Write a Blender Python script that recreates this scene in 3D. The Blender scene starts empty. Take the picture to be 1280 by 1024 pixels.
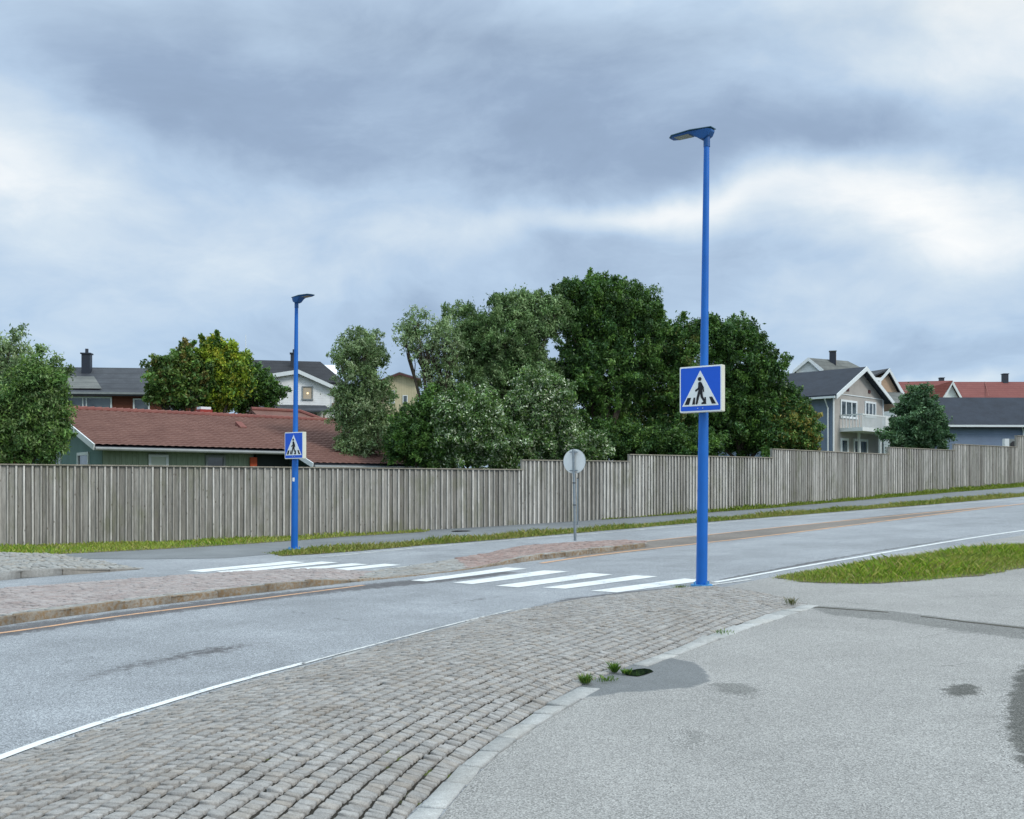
import bpy, math, random
import numpy as np
from mathutils import Vector, geometry
random.seed(7); rng = np.random.default_rng(11)
R = math.radians
scene = bpy.context.scene
col = scene.collection
F, HY, CAM = 1290.0, 612.0, 1.72      # focal length and eye level in photo pixels, eye height in metres

# ------------------------------------------------------------------ materials
def lin(c):
    return tuple(((v/255)/12.92 if v/255 <= .04045 else ((v/255+.055)/1.055)**2.4) for v in c)
MATS = {}
class NT:
    def __init__(s, name):
        s.m = bpy.data.materials.new(name); s.m.use_nodes = True
        s.t = s.m.node_tree; s.t.nodes.clear()
        s.out = s.n('ShaderNodeOutputMaterial'); s.b = s.n('ShaderNodeBsdfPrincipled')
        s.t.links.new(s.b.outputs[0], s.out.inputs[0]); s.tc = s.n('ShaderNodeTexCoord')
    def n(s, t, **k):
        o = s.t.nodes.new(t)
        for a, v in k.items(): setattr(o, a, v)
        return o
    def l(s, a, b): s.t.links.new(a, b)
    def put(s, sock, v):
        if hasattr(v, 'is_output'): s.l(v, sock)
        else: sock.default_value = v
    def noise(s, scale, detail=3, rough=.6, vec=None, stretch=None):
        n = s.n('ShaderNodeTexNoise'); n.inputs['Scale'].default_value = scale
        n.inputs['Detail'].default_value = detail; n.inputs['Roughness'].default_value = rough
        v = vec or s.tc.outputs['Object']
        if stretch:
            mp = s.n('ShaderNodeMapping'); mp.inputs['Scale'].default_value = stretch; s.l(v, mp.inputs['Vector']); v = mp.outputs[0]
        s.l(v, n.inputs['Vector']); return n.outputs['Fac']
    def ramp(s, fac, stops):
        r = s.n('ShaderNodeValToRGB'); e = r.color_ramp.elements
        while len(e) < len(stops): e.new(.5)
        for el, (p, c) in zip(e, stops): el.position = p; el.color = (*c, 1) if len(c) == 3 else c
        s.put(r.inputs[0], fac); return r.outputs[0]
    def mr(s, v, a, b, c=0., d=1.):
        r = s.n('ShaderNodeMapRange'); s.put(r.inputs[0], v)
        for i, x in enumerate((a, b, c, d)): s.put(r.inputs[i+1], x)
        return r.outputs[0]
    def mix(s, f, a, b, mode='MIX'):
        m = s.n('ShaderNodeMix', data_type='RGBA', blend_type=mode)
        s.put(m.inputs[0], f)
        for i, v in ((6, a), (7, b)): s.put(m.inputs[i], (*v, 1) if isinstance(v, tuple) and len(v) == 3 else v)
        return m.outputs[2]
    def math(s, op, a, b=0.):
        m = s.n('ShaderNodeMath', operation=op); s.put(m.inputs[0], a); s.put(m.inputs[1], b); return m.outputs[0]
    def bump(s, h, strength=.3, dist=.01):
        b = s.n('ShaderNodeBump'); b.inputs['Strength'].default_value = strength; b.inputs['Distance'].default_value = dist
        s.l(h, b.inputs['Height']); s.l(b.outputs[0], s.b.inputs['Normal'])
    def done(s, color, rough=.7, metal=0., spec=.5):
        s.put(s.b.inputs['Base Color'], (*color, 1) if isinstance(color, tuple) and len(color) == 3 else color)
        s.put(s.b.inputs['Roughness'], rough); s.b.inputs['Metallic'].default_value = metal
        s.b.inputs['Specular IOR Level'].default_value = spec
        return s.m
    def island(s):
        return s.n('ShaderNodeNewGeometry').outputs['Random Per Island']

def paint(name, rgb, rough=.5, var=.12, scale=3., metal=0., spec=.5, bump=0.):
    s = NT(name); c = lin(rgb)
    n = s.noise(scale, 4, .65)
    a = tuple(v*(1-var) for v in c); b = tuple(min(1, v*(1+var)) for v in c)
    if bump: s.bump(s.noise(scale*30, 2), bump, .01)
    return s.done(s.mix(s.mr(n, .3, .7), a, b), rough, metal, spec)

def asphalt(name, rgb, dark=.75, speck=.35, tint=(1, 1, 1), spec=.3, rough=.85, under=None):
    s = NT(name); c = lin(rgb)
    fine = s.noise(85, 2, .75); grit = s.n('ShaderNodeTexVoronoi'); grit.inputs['Scale'].default_value = 105
    s.l(s.tc.outputs['Object'], grit.inputs['Vector'])
    big = s.noise(.45, 5, .65); mid = s.noise(2.6, 5, .7); big2 = s.noise(.16, 3, .6, stretch=(1, .6, 1))
    wp = s.n('ShaderNodeTexNoise'); wp.inputs['Scale'].default_value = 1.1; wp.inputs['Detail'].default_value = 6; s.l(s.tc.outputs['Object'], wp.inputs['Vector'])
    wa = s.n('ShaderNodeVectorMath', operation='MULTIPLY_ADD'); s.l(wp.outputs['Color'], wa.inputs[0]); wa.inputs[1].default_value = (1.5, 1.5, 0); s.l(s.tc.outputs['Object'], wa.inputs[2])
    vo = s.n('ShaderNodeTexVoronoi', feature='DISTANCE_TO_EDGE'); vo.inputs['Scale'].default_value = .22; s.l(wa.outputs[0], vo.inputs['Vector'])
    crack = s.math('MULTIPLY', s.mr(vo.outputs['Distance'], .0006, .0022, 1, 0), s.mr(s.noise(.6, 2), .52, .6))
    spots = s.noise(3.7, 3, .5)
    def tone(c, dark):
        b = s.mix(s.mr(big, .32, .68), tuple(v*dark for v in c), tuple(v*1.12 for v in c))
        b = s.mix(s.mr(mid, .45, .7, 0, .3), b, tuple(v*.75 for v in c))
        b = s.mix(s.mr(big2, .5, .62, 0, .25), b, tuple(v*1.25 for v in c))
        b = s.mix(s.math('MULTIPLY', crack, .55), b, tuple(v*.35 for v in c))
        return s.mix(s.mr(spots, .70, .76, 0, .3), b, tuple(v*.5 for v in c))
    base = tone(c, dark)
    if under:
        e = s.n('ShaderNodeAttribute', attribute_name='tint').outputs['Fac']
        f = s.math('ADD', e, s.mr(s.noise(7, 5, .75), .3, .7, -.42, .42))
        base = s.mix(s.mr(f, .28, .72), tone(lin(under[0]), under[1]), base)
    g = s.mr(grit.outputs['Color'], .1, .95, 1-speck, 1+speck); f2 = s.mr(fine, .32, .68, 1-speck*.8, 1+speck*.8)
    mul = s.math('MULTIPLY', g, f2)
    cmb = s.n('ShaderNodeCombineColor'); [s.l(mul, cmb.inputs[i]) for i in range(3)]
    colr = s.mix(1., base, cmb.outputs[0], 'MULTIPLY')
    s.bump(s.math('ADD', grit.outputs['Distance'], s.math('MULTIPLY', fine, .8)), .6, .008)
    return s.done(colr, rough, 0, spec)

def granite(name, rgb, var=.22, stain=None, warm=(150, 125, 108), sts=3.2):
    s = NT(name); c = lin(rgb); isl = s.island()
    base = s.mix(isl, tuple(v*(1-var) for v in c), tuple(min(1, v*(1+var)) for v in c))
    r2 = s.math('FRACT', s.math('MULTIPLY', isl, 7.31))
    base = s.mix(s.mr(r2, .55, 1., 0, .45), base, lin(warm))
    grain = s.noise(120, 3, .75); mid = s.noise(18, 5, .7)
    g = s.mr(grain, .3, .7, .72, 1.3); m2 = s.mr(mid, .3, .7, .78, 1.15)
    mul = s.math('MULTIPLY', g, m2); cmb = s.n('ShaderNodeCombineColor'); [s.l(mul, cmb.inputs[i]) for i in range(3)]
    colr = s.mix(1., base, cmb.outputs[0], 'MULTIPLY')
    if stain: colr = s.mix(s.mr(s.noise(sts, 5, .7), .42, .6, 0, .85), colr, lin(stain))
    dirt = s.noise(1.1, 5, .65)
    colr = s.mix(s.mr(dirt, .5, .72, 0, .4), colr, tuple(v*.5 for v in lin(warm)))
    s.bump(s.math('ADD', s.noise(45, 5, .7), s.math('MULTIPLY', grain, .4)), .7, .012)
    return s.done(colr, .88, 0, .25)

def weathered_wood(name, a, b, dark):
    s = NT(name); isl = s.island()
    base = s.ramp(isl, [(0, lin(dark)), (.3, lin(a)), (.7, lin(b)), (1, lin(tuple(min(255, v+14) for v in b)))])
    gr = s.noise(9, 5, .7, stretch=(9, 9, .5)); g2 = s.noise(3, 4, .6, stretch=(3, 3, .35))
    mul = s.math('MULTIPLY', s.mr(gr, .3, .7, .72, 1.25), s.mr(g2, .3, .7, .75, 1.2))
    cmb = s.n('ShaderNodeCombineColor'); [s.l(mul, cmb.inputs[i]) for i in range(3)]
    colr = s.mix(1., base, cmb.outputs[0], 'MULTIPLY')
    kn = s.n('ShaderNodeTexVoronoi'); kn.inputs['Scale'].default_value = 1.; mp = s.n('ShaderNodeMapping')
    mp.inputs['Scale'].default_value = (6, 6, 2.6); s.l(s.tc.outputs['Object'], mp.inputs[0]); s.l(mp.outputs[0], kn.inputs['Vector'])
    colr = s.mix(s.mr(kn.outputs['Distance'], .06, .13, .7, 0), colr, lin((84, 72, 60)))
    colr = s.mix(s.mr(s.noise(1.3, 5, .7, stretch=(1, 1, .5)), .52, .72, 0, .5), colr, lin((112, 116, 84)))
    s.bump(gr, .5, .008)
    return s.done(colr, .9, 0, .2)

def leafmat(name, gloss=.45, trans=.25):
    s = NT(name); a = s.n('ShaderNodeAttribute', attribute_name='tint')
    s.done(a.outputs['Color'], gloss, 0, .35)
    t = s.n('ShaderNodeBsdfTranslucent'); s.l(s.mix(1., a.outputs['Color'], (.95, 1, .55), 'MULTIPLY'), t.inputs[0])
    mx = s.n('ShaderNodeMixShader'); mx.inputs[0].default_value = trans
    s.l(s.b.outputs[0], mx.inputs[1]); s.l(t.outputs[0], mx.inputs[2]); s.l(mx.outputs[0], s.out.inputs[0])
    return s.m

def rooftile(name, a, b, course=0., rib=0., moss=None):
    s = NT(name)
    n = s.noise(1.1, 5, .7); n2 = s.noise(14, 3, .7)
    c = s.mix(s.mr(n, .3, .7), lin(a), lin(b)); c = s.mix(s.mr(n2, .35, .65, 0, .4), c, tuple(v*.6 for v in lin(a)))
    if moss: c = s.mix(s.mr(s.noise(2.3, 5, .75), .55, .7, 0, .8), c, lin(moss))
    if course:
        sp = s.n('ShaderNodeSeparateXYZ'); s.l(s.tc.outputs['Object'], sp.inputs[0])
        f = s.math('FRACT', s.math('DIVIDE', sp.outputs['Z'], course))
        c = s.mix(s.mr(f, 0, .25, .55, 0), c, tuple(v*.45 for v in lin(a)))
    return s.done(c, .8, 0, .3)

def siding(name, rgb, step, axis='Z', var=.1):
    s = NT(name); c = lin(rgb)
    sp = s.n('ShaderNodeSeparateXYZ'); s.l(s.tc.outputs['Object'], sp.inputs[0])
    v = sp.outputs['Z'] if axis == 'Z' else s.math('ADD', sp.outputs['X'], sp.outputs['Y'])
    f = s.math('FRACT', s.math('DIVIDE', v, step))
    n = s.noise(1.4, 4, .6)
    base = s.mix(s.mr(n, .3, .7), tuple(x*(1-var) for x in c), tuple(min(1, x*(1+var)) for x in c))
    base = s.mix(s.mr(f, 0, .12, .6, 0), base, tuple(x*.4 for x in c))
    s.bump(f, .4, .02)
    return s.done(base, .7, 0, .3)

ROAD = ((146, 150, 154), .76); SIDE = ((148, 147, 144), .9)
M = dict(
 soil=paint('soil', (96, 88, 66), .95, .3, 5, bump=.4),
 groundcover=paint('ground_cover', (84, 96, 52), .95, .3, 1.2, bump=.4),
 road=asphalt('road_asphalt', ROAD[0], ROAD[1], .5),
 side=asphalt('side_road_asphalt', SIDE[0], SIDE[1], .4),
 path=asphalt('path_asphalt', (118, 122, 124), .82, .22),
 dark=asphalt('worn_dark_asphalt', (100, 98, 96), .75, .3),
 median=asphalt('brown_gravel_strip', (128, 120, 112), .7, .5),
 dark_on_road=asphalt('dark_wear_on_road', (96, 96, 98), .8, .5, under=ROAD), median_on_road=asphalt('brown_strip_on_road', (124, 118, 112), .75, .5, under=ROAD),
 dark_on_side=asphalt('dark_wear_on_side_road', (122, 122, 119), .85, .5, under=SIDE), gravel_on_side=asphalt('gravel_on_side_road', (94, 94, 90), .7, .6, under=SIDE),
 wet_on_side=asphalt('damp_asphalt', (108, 111, 112), .85, .3, spec=.4, rough=.6, under=SIDE), path_on_road=asphalt('path_edge', (112, 115, 116), .82, .25, under=ROAD),
 wet=asphalt('wet_asphalt', (92, 95, 97), .8, .25, spec=.5, rough=.45),
 sett=granite('grey_granite_setts', (152, 150, 147), .15, None, (150, 139, 126)),
 sett_far=granite('pale_granite_setts', (150, 150, 147), .16, None, (150, 140, 126)),
 pink=granite('pink_pavers', (158, 150, 147), .1, None, (150, 132, 127)),
 red=granite('red_pavers', (150, 134, 128), .18, None, (146, 112, 102)),
 kerb=granite('pale_kerb_granite', (168, 169, 167), .16, None, (175, 172, 165)),
 rust=granite('stained_kerb_granite', (148, 142, 132), .12, (126, 100, 68), (116, 106, 90), 14),
 joint=paint('joint_dirt', (66, 63, 54), .95, .3, 8, bump=.4),
 white_line=None, yellow_line=None,
 fence=weathered_wood('weathered_grey_boards', (137, 135, 129), (147, 145, 139), (126, 123, 116)),
 batten=weathered_wood('weathered_battens', (172, 169, 162), (190, 187, 180), (156, 152, 144)),
 cap=weathered_wood('weathered_cap_rail', (140, 134, 122), (156, 150, 138), (120, 112, 100)),
 blue=paint('blue_pole_paint', (0, 96, 182), .42, .1, 2.5),
 blue_old=paint('scuffed_blue_paint', (70, 138, 188), .6, .35, 14),
 headblue=paint('lamp_head_blue', (10, 76, 136), .4, .1, 5),
 lens=paint('lamp_lens', (120, 126, 112), .3, .1, 8),
 teal=paint('lamp_head_grey_rim', (44, 84, 98), .4, .1, 8),
 signwhite=paint('sign_white', (240, 243, 240), .35, .03, 3),
 signblue=paint('sign_blue', (20, 92, 212), .3, .04, 2),
 signblack=paint('sign_black', (10, 10, 16), .4, .05, 2),
 signside=paint('sign_box_side', (206, 206, 190), .5, .08, 3),
 galv=paint('galvanised_steel', (140, 150, 156), .45, .15, 14, metal=.5),
 signback=paint('sign_back_grey', (226, 230, 228), .5, .05, 6),
 iron=paint('cast_iron', (58, 58, 60), .6, .2, 20, metal=.4),
 sticker=paint('white_sticker', (225, 228, 225), .5, .04, 10),
 bark=paint('bark', (78, 70, 60), .95, .3, 9, bump=.5),
 bark_pale=paint('pale_bark', (120, 114, 102), .95, .3, 9, bump=.5),
 leaf=leafmat('leaves'), silver=leafmat('willow_leaves', .55, .2), blade=leafmat('grass_blades', .5, .3),
 green=siding('green_boards', (146, 160, 138), .22, 'X'), green_shaded=siding('shaded_green_boards', (104, 132, 130), .18, 'X'),  # second green is the shaded tone of the first, darker and bluer
 white=paint('white_boards', (222, 226, 228), .6, .04, 2), whitewall=siding('white_siding', (236, 238, 238), .16),
 trim=paint('white_trim', (214, 220, 222), .55, .05, 3),
 brown=siding('red_brown_boards', (104, 58, 42), .16), beige=siding('beige_boards', (188, 178, 148), .2, 'X'),
 taupe=siding('taupe_boards', (166, 162, 157), .16, 'X'), taupe_shaded=siding('shaded_taupe_boards', (112, 126, 146), .18),  # bluish copy is the taupe wall as it looks turned from the light
 navy=siding('blue_siding', (120, 136, 160), .17),
 redtile=rooftile('red_brown_tiles', (100, 70, 63), (122, 91, 82)), redridge=rooftile('red_ridge_tiles', (120, 72, 66), (138, 88, 80), moss=(120, 96, 78)),
 farred=rooftile('distant_red_tiles', (118, 66, 62), (132, 80, 74), .3),
 slate=rooftile('dark_grey_roofing', (54, 58, 64), (78, 82, 88), .4), greyroof=rooftile('grey_shingles', (96, 100, 98), (120, 122, 118), .35),
 blueroof=rooftile('blue_black_roofing', (38, 44, 54), (52, 60, 72)),
 blackroof=rooftile('black_roofing', (34, 36, 42), (50, 52, 58), .3),
 chim=paint('dark_chimney_metal', (36, 42, 54), .5, .15, 4), brick=paint('red_painted_chimney', (150, 50, 42), .7, .15, 6),
 beigeface=paint('beige_chimney_face', (176, 150, 126), .7, .1, 5), maroon=paint('maroon_trim', (78, 38, 40), .6, .1, 4),
 orange=paint('orange_board', (196, 78, 34), .6, .08, 4), gutter=paint('grey_gutter', (128, 134, 134), .5, .15, 3),
 timber=paint('brown_timber', (104, 92, 74), .8, .15, 6), gap_shade=paint('gap_shade_brown', (52, 48, 42), .9, .2, 6), shade=paint('carport_dark_boards', (40, 50, 50), .8, .1, 5),  # the near-black brown paints shade into the fence gaps
 blind=paint('pale_blind', (188, 196, 184), .6, .05, 3), curtain=paint('cream_curtain', (186, 172, 150), .7, .1, 6),
 balcony=paint('white_balcony_panel', (216, 220, 220), .55, .04, 3))
s = NT('window_glass'); M['glass'] = s.done(s.mix(s.mr(s.noise(.8, 2), .4, .6), lin((34, 44, 52)), lin((86, 98, 104))), .08, 0, .8)
s = NT('puddle_water'); M['water'] = s.done(lin((18, 24, 22)), .03, 0, .6)
s = NT('warm_lamp_glow'); s.b.inputs['Emission Color'].default_value = (1, .72, .4, 1); s.b.inputs['Emission Strength'].default_value = 1.; M['glow'] = s.done(lin((240, 220, 180)), .4)
def linemat(name, rgb, under, wear=.5):
    s = NT(name); n = s.noise(26, 4, .75); n2 = s.noise(2.2, 4, .7)
    f = s.math('ADD', s.mr(n, .35, .65, 0, .55), s.mr(n2, .3, .7, 0, .5))
    return s.done(s.mix(s.mr(f, wear, wear+.25, 0, 1), lin(rgb), lin(under)), .7, 0, .3)
M['white_line'] = linemat('white_road_paint', (214, 217, 216), (150, 154, 158), .64)
M['faint_line'] = linemat('worn_white_paint', (206, 208, 206), (150, 152, 152), .45)
M['yellow_line'] = linemat('worn_yellow_paint', (204, 160, 124), (138, 126, 118), .55)

# ------------------------------------------------------------------ terrain
SX, SY = .8388, .5446
_s = np.array([-200, -10, 0, 4.1, 12, 22.4, 27, 35, 46.5, 52, 59, 80, 120, 200, 900.])
_z = np.array([-1., -.1, -.03, -.05, .0, .33, .56, .95, 1.42, 1.68, 2.03, 2.9, 4.0, 5., 7.])
def zg(x, y):
    x = np.asarray(x, float); y = np.asarray(y, float)
    sv = x*SX + y*SY; t = -x*SY + y*SX
    z = sum(w_*np.interp(sv+d, _s, _z) for d, w_ in zip(np.linspace(-5, 5, 21), 11-np.abs(np.arange(-10, 11))))/121
    k = np.clip(t-50, 0, 60)
    return z + .0006*k*k
def W(px, py, y): return ((px-640)/F*y, y, CAM-(py-HY)/F*y)
def G(px, py):
    lo = 1.; prev = lo
    def f(y):
        x, _, z = W(px, py, y); return z-float(zg(x, y))
    y = 1.5
    while y < 150 and f(y) > 0: prev = y; y *= 1.03
    a, b = prev, y
    for _ in range(40):
        m = (a+b)/2
        if f(m) > 0: a = m
        else: b = m
    return ((px-640)/F*a, a)
def GL(pts): return [G(*p) for p in pts]
def resample(P, n):
    P = np.array(P, float); d = np.r_[0, np.cumsum(np.hypot(*np.diff(P, axis=0).T))]
    t = np.linspace(0, d[-1], n); return np.c_[np.interp(t, d, P[:, 0]), np.interp(t, d, P[:, 1])]
def smooth(P, n=60, it=2):
    P = np.array(P, float)
    for _ in range(it):
        Q = [P[0]]
        for a, b in zip(P[:-1], P[1:]): Q += [a*.75+b*.25, a*.25+b*.75]
        Q.append(P[-1]); P = np.array(Q)
    return resample(P, n)
def extend(P, a=0, b=0):
    P = [tuple(p) for p in P]
    if a: v = Vector(P[0])-Vector(P[1]); v.normalize(); P = [tuple(Vector(P[0])+v*a)]+P
    if b: v = Vector(P[-1])-Vector(P[-2]); v.normalize(); P = P+[tuple(Vector(P[-1])+v*b)]
    return P
def length(P): return float(np.hypot(*np.diff(np.array(P), axis=0).T).sum())

# ------------------------------------------------------------------ objects
def tag(o, label=None, cat=None, group=None, kind=None):
    for k, v in (('label', label), ('category', cat), ('group', group), ('kind', kind)):
        if v: o[k] = v
    return o
def empty(name, loc, label, cat, rz=0, group=None):
    o = bpy.data.objects.new(name, None); col.objects.link(o); o.location = loc; o.rotation_euler = (0, 0, rz)
    o.empty_display_size = .2
    return tag(o, label, cat, group)
def link(name, me, mat, parent=None):
    o = bpy.data.objects.new(name, me); col.objects.link(o)
    if mat: me.materials.append(mat)
    if parent: o.parent = parent
    return o
def mesh_np(name, V, Fc, mat, parent=None, tint=None, k=None, sm=False):
    V = np.asarray(V, np.float32).reshape(-1, 3); Fc = np.asarray(Fc, np.int32); k = Fc.shape[1]
    me = bpy.data.meshes.new(name); me.vertices.add(len(V)); me.vertices.foreach_set('co', V.ravel())
    me.loops.add(Fc.size); me.loops.foreach_set('vertex_index', Fc.ravel())
    me.polygons.add(len(Fc)); me.polygons.foreach_set('loop_start', np.arange(len(Fc), dtype=np.int32)*k)
    me.polygons.foreach_set('loop_total', np.full(len(Fc), k, np.int32))
    if tint is not None:
        a = me.color_attributes.new('tint', 'FLOAT_COLOR', 'POINT')
        a.data.foreach_set('color', np.c_[tint, np.ones(len(tint))].astype(np.float32).ravel())
    me.update(calc_edges=True); me.validate()
    if sm: me.shade_smooth()
    return link(name, me, mat, parent)
class MB:
    def __init__(s): s.v = []; s.f = []
    def add(s, v, f):
        o = len(s.v); s.v += [tuple(p) for p in v]; s.f += [tuple(o+i for i in q) for q in f]; return s
    def box(s, x0, x1, y0, y1, z0, z1):
        return s.add([(x0,y0,z0),(x1,y0,z0),(x1,y1,z0),(x0,y1,z0),(x0,y0,z1),(x1,y0,z1),(x1,y1,z1),(x0,y1,z1)],
                     [(0,3,2,1),(4,5,6,7),(0,1,5,4),(1,2,6,5),(2,3,7,6),(3,0,4,7)])
    def slab(s, poly, d):      # 3-D polygon pushed along vector d
        n = len(poly); d = Vector(d); a = [Vector(p) for p in poly]; b = [p+d for p in a]
        return s.add(a+b, [tuple(range(n))[::-1], tuple(range(n, 2*n))]+[(i, (i+1) % n, n+(i+1) % n, n+i) for i in range(n)])
    def bar(s, p, q, w, h=None, up=(0, 0, 1)):
        p, q = Vector(p), Vector(q); h = h or w; d = (q-p).normalized(); u = Vector(up)
        if abs(d.dot(u)) > .98: u = Vector((0, 1, 0))
        a = d.cross(u).normalized()*(w/2); b = a.cross(d).normalized()*(h/2)
        return s.slab([p+a+b, p-a+b, p-a-b, p+a-b], q-p)
    def tube(s, pts, rad, seg=8, cap=True):
        pts = [Vector(p) for p in pts]; n = len(pts); o = len(s.v)
        for i, p in enumerate(pts):
            d = (pts[min(i+1, n-1)]-pts[max(i-1, 0)]).normalized()
            u = Vector((0, 0, 1)) if abs(d.z) < .9 else Vector((1, 0, 0))
            a = d.cross(u).normalized(); b = d.cross(a); r = rad[i]
            s.v += [tuple(p+a*math.cos(k*2*math.pi/seg)*r+b*math.sin(k*2*math.pi/seg)*r) for k in range(seg)]
        for i in range(n-1):
            for k in range(seg):
                k2 = (k+1) % seg; s.f.append((o+i*seg+k, o+i*seg+k2, o+(i+1)*seg+k2, o+(i+1)*seg+k))
        if cap: s.f.append(tuple(o+k for k in range(seg))[::-1]); s.f.append(tuple(o+(n-1)*seg+k for k in range(seg)))
        return s
    def build(s, name, mat, parent=None, sm=False):
        me = bpy.data.meshes.new(name); me.from_pydata(s.v, [], s.f); me.update()
        if sm:
            me.shade_smooth(); me.set_sharp_from_angle(angle=R(38))
        return link(name, me, mat, parent)
def bevel(o, w=.01, seg=2):
    m = o.modifiers.new('bevel', 'BEVEL'); m.width = w; m.segments = seg; m.limit_method = 'ANGLE'; return o

# ------------------------------------------------------------------ sheets draped on the terrain
def inside(P, x, y):
    x = np.asarray(x); y = np.asarray(y); r = np.zeros(x.shape, bool); n = len(P)
    for i in range(n):
        x0, y0 = P[i]; x1, y1 = P[(i+1) % n]
        c = ((y0 > y) != (y1 > y)); 
        with np.errstate(divide='ignore', invalid='ignore'):
            xi = (x1-x0)*(y-y0)/(y1-y0+1e-12)+x0
        r ^= c & (x < xi)
    return r
def base_off(o): return .0006 if o < .0075 else .0048
def sheet(name, poly, off, mat, step=1., wob=0., parent=None, kind='structure', label=None, zf=None, fade=0):
    P = []
    n = len(poly)
    for i in range(n):
        a, b = np.array(poly[i], float), np.array(poly[(i+1) % n], float); L = np.hypot(*(b-a)); k = max(1, int(math.ceil(L/step)))
        for j in range(k):
            q = a+(b-a)*j/k
            if wob: q = q+wob*np.array([math.sin(q[0]*7.1+q[1]*3.3)+.6*math.sin(q[0]*17+q[1]*23), math.cos(q[0]*5.7-q[1]*8.9)+.6*math.sin(q[1]*19-q[0]*13)])
            P.append(tuple(q))
    A = np.array(P); gx, gy = np.meshgrid(np.arange(A[:, 0].min()+step/2, A[:, 0].max(), step), np.arange(A[:, 1].min()+step/2, A[:, 1].max(), step))
    gx = gx.ravel()+.013; gy = gy.ravel()+.017; k = inside(P, gx, gy)
    V = [Vector(p) for p in P]+[Vector(p) for p in zip(gx[k], gy[k])]
    res = geometry.delaunay_2d_cdt(V, [], [list(range(len(P)))], 1, 1e-5)
    vs = np.array([tuple(v) for v in res[0]]); z = zg(vs[:, 0], vs[:, 1])+off
    if zf is not None: z = z+zf(vs[:, 0], vs[:, 1])
    me = bpy.data.meshes.new(name); fs = [tuple(f) for f in res[2]]
    fs2 = []
    for f in fs:
        a, b, c = (vs[i] for i in f[:3]); fs2.append(f if (b[0]-a[0])*(c[1]-a[1])-(b[1]-a[1])*(c[0]-a[0]) > 0 else f[::-1])
    me.from_pydata([(x, y, zz) for (x, y), zz in zip(vs, z)], [], fs2); me.update(); me.shade_smooth()
    if fade:
        Q = A; Q2 = np.roll(Q, -1, 0); d = np.full(len(vs), 1e9)
        for a_, b_ in zip(Q, Q2):
            ab = b_-a_; t_ = np.clip(((vs-a_)@ab)/(ab@ab+1e-12), 0, 1); d = np.minimum(d, np.hypot(*(vs-a_-t_[:, None]*ab).T))
        for v_, d_ in zip(me.vertices, d): v_.co.z -= (off-base_off(off))*(1-min(1., d_/(fade*.8)))
        t_ = np.clip(d/fade, 0, 1); at_ = me.color_attributes.new('tint', 'FLOAT_COLOR', 'POINT')
        at_.data.foreach_set('color', np.c_[t_, t_, t_, np.ones(len(t_))].astype(np.float32).ravel())
    o = link(name, me, mat, parent)
    if not parent: tag(o, label, None, None, kind)
    return o
def ribbon(P, w):
    P = np.array(P); d = np.gradient(P, axis=0); d /= np.hypot(*d.T)[:, None]; nrm = np.c_[-d[:, 1], d[:, 0]]
    return [tuple(p) for p in P+nrm*w/2]+[tuple(p) for p in (P-nrm*w/2)[::-1]]

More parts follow.
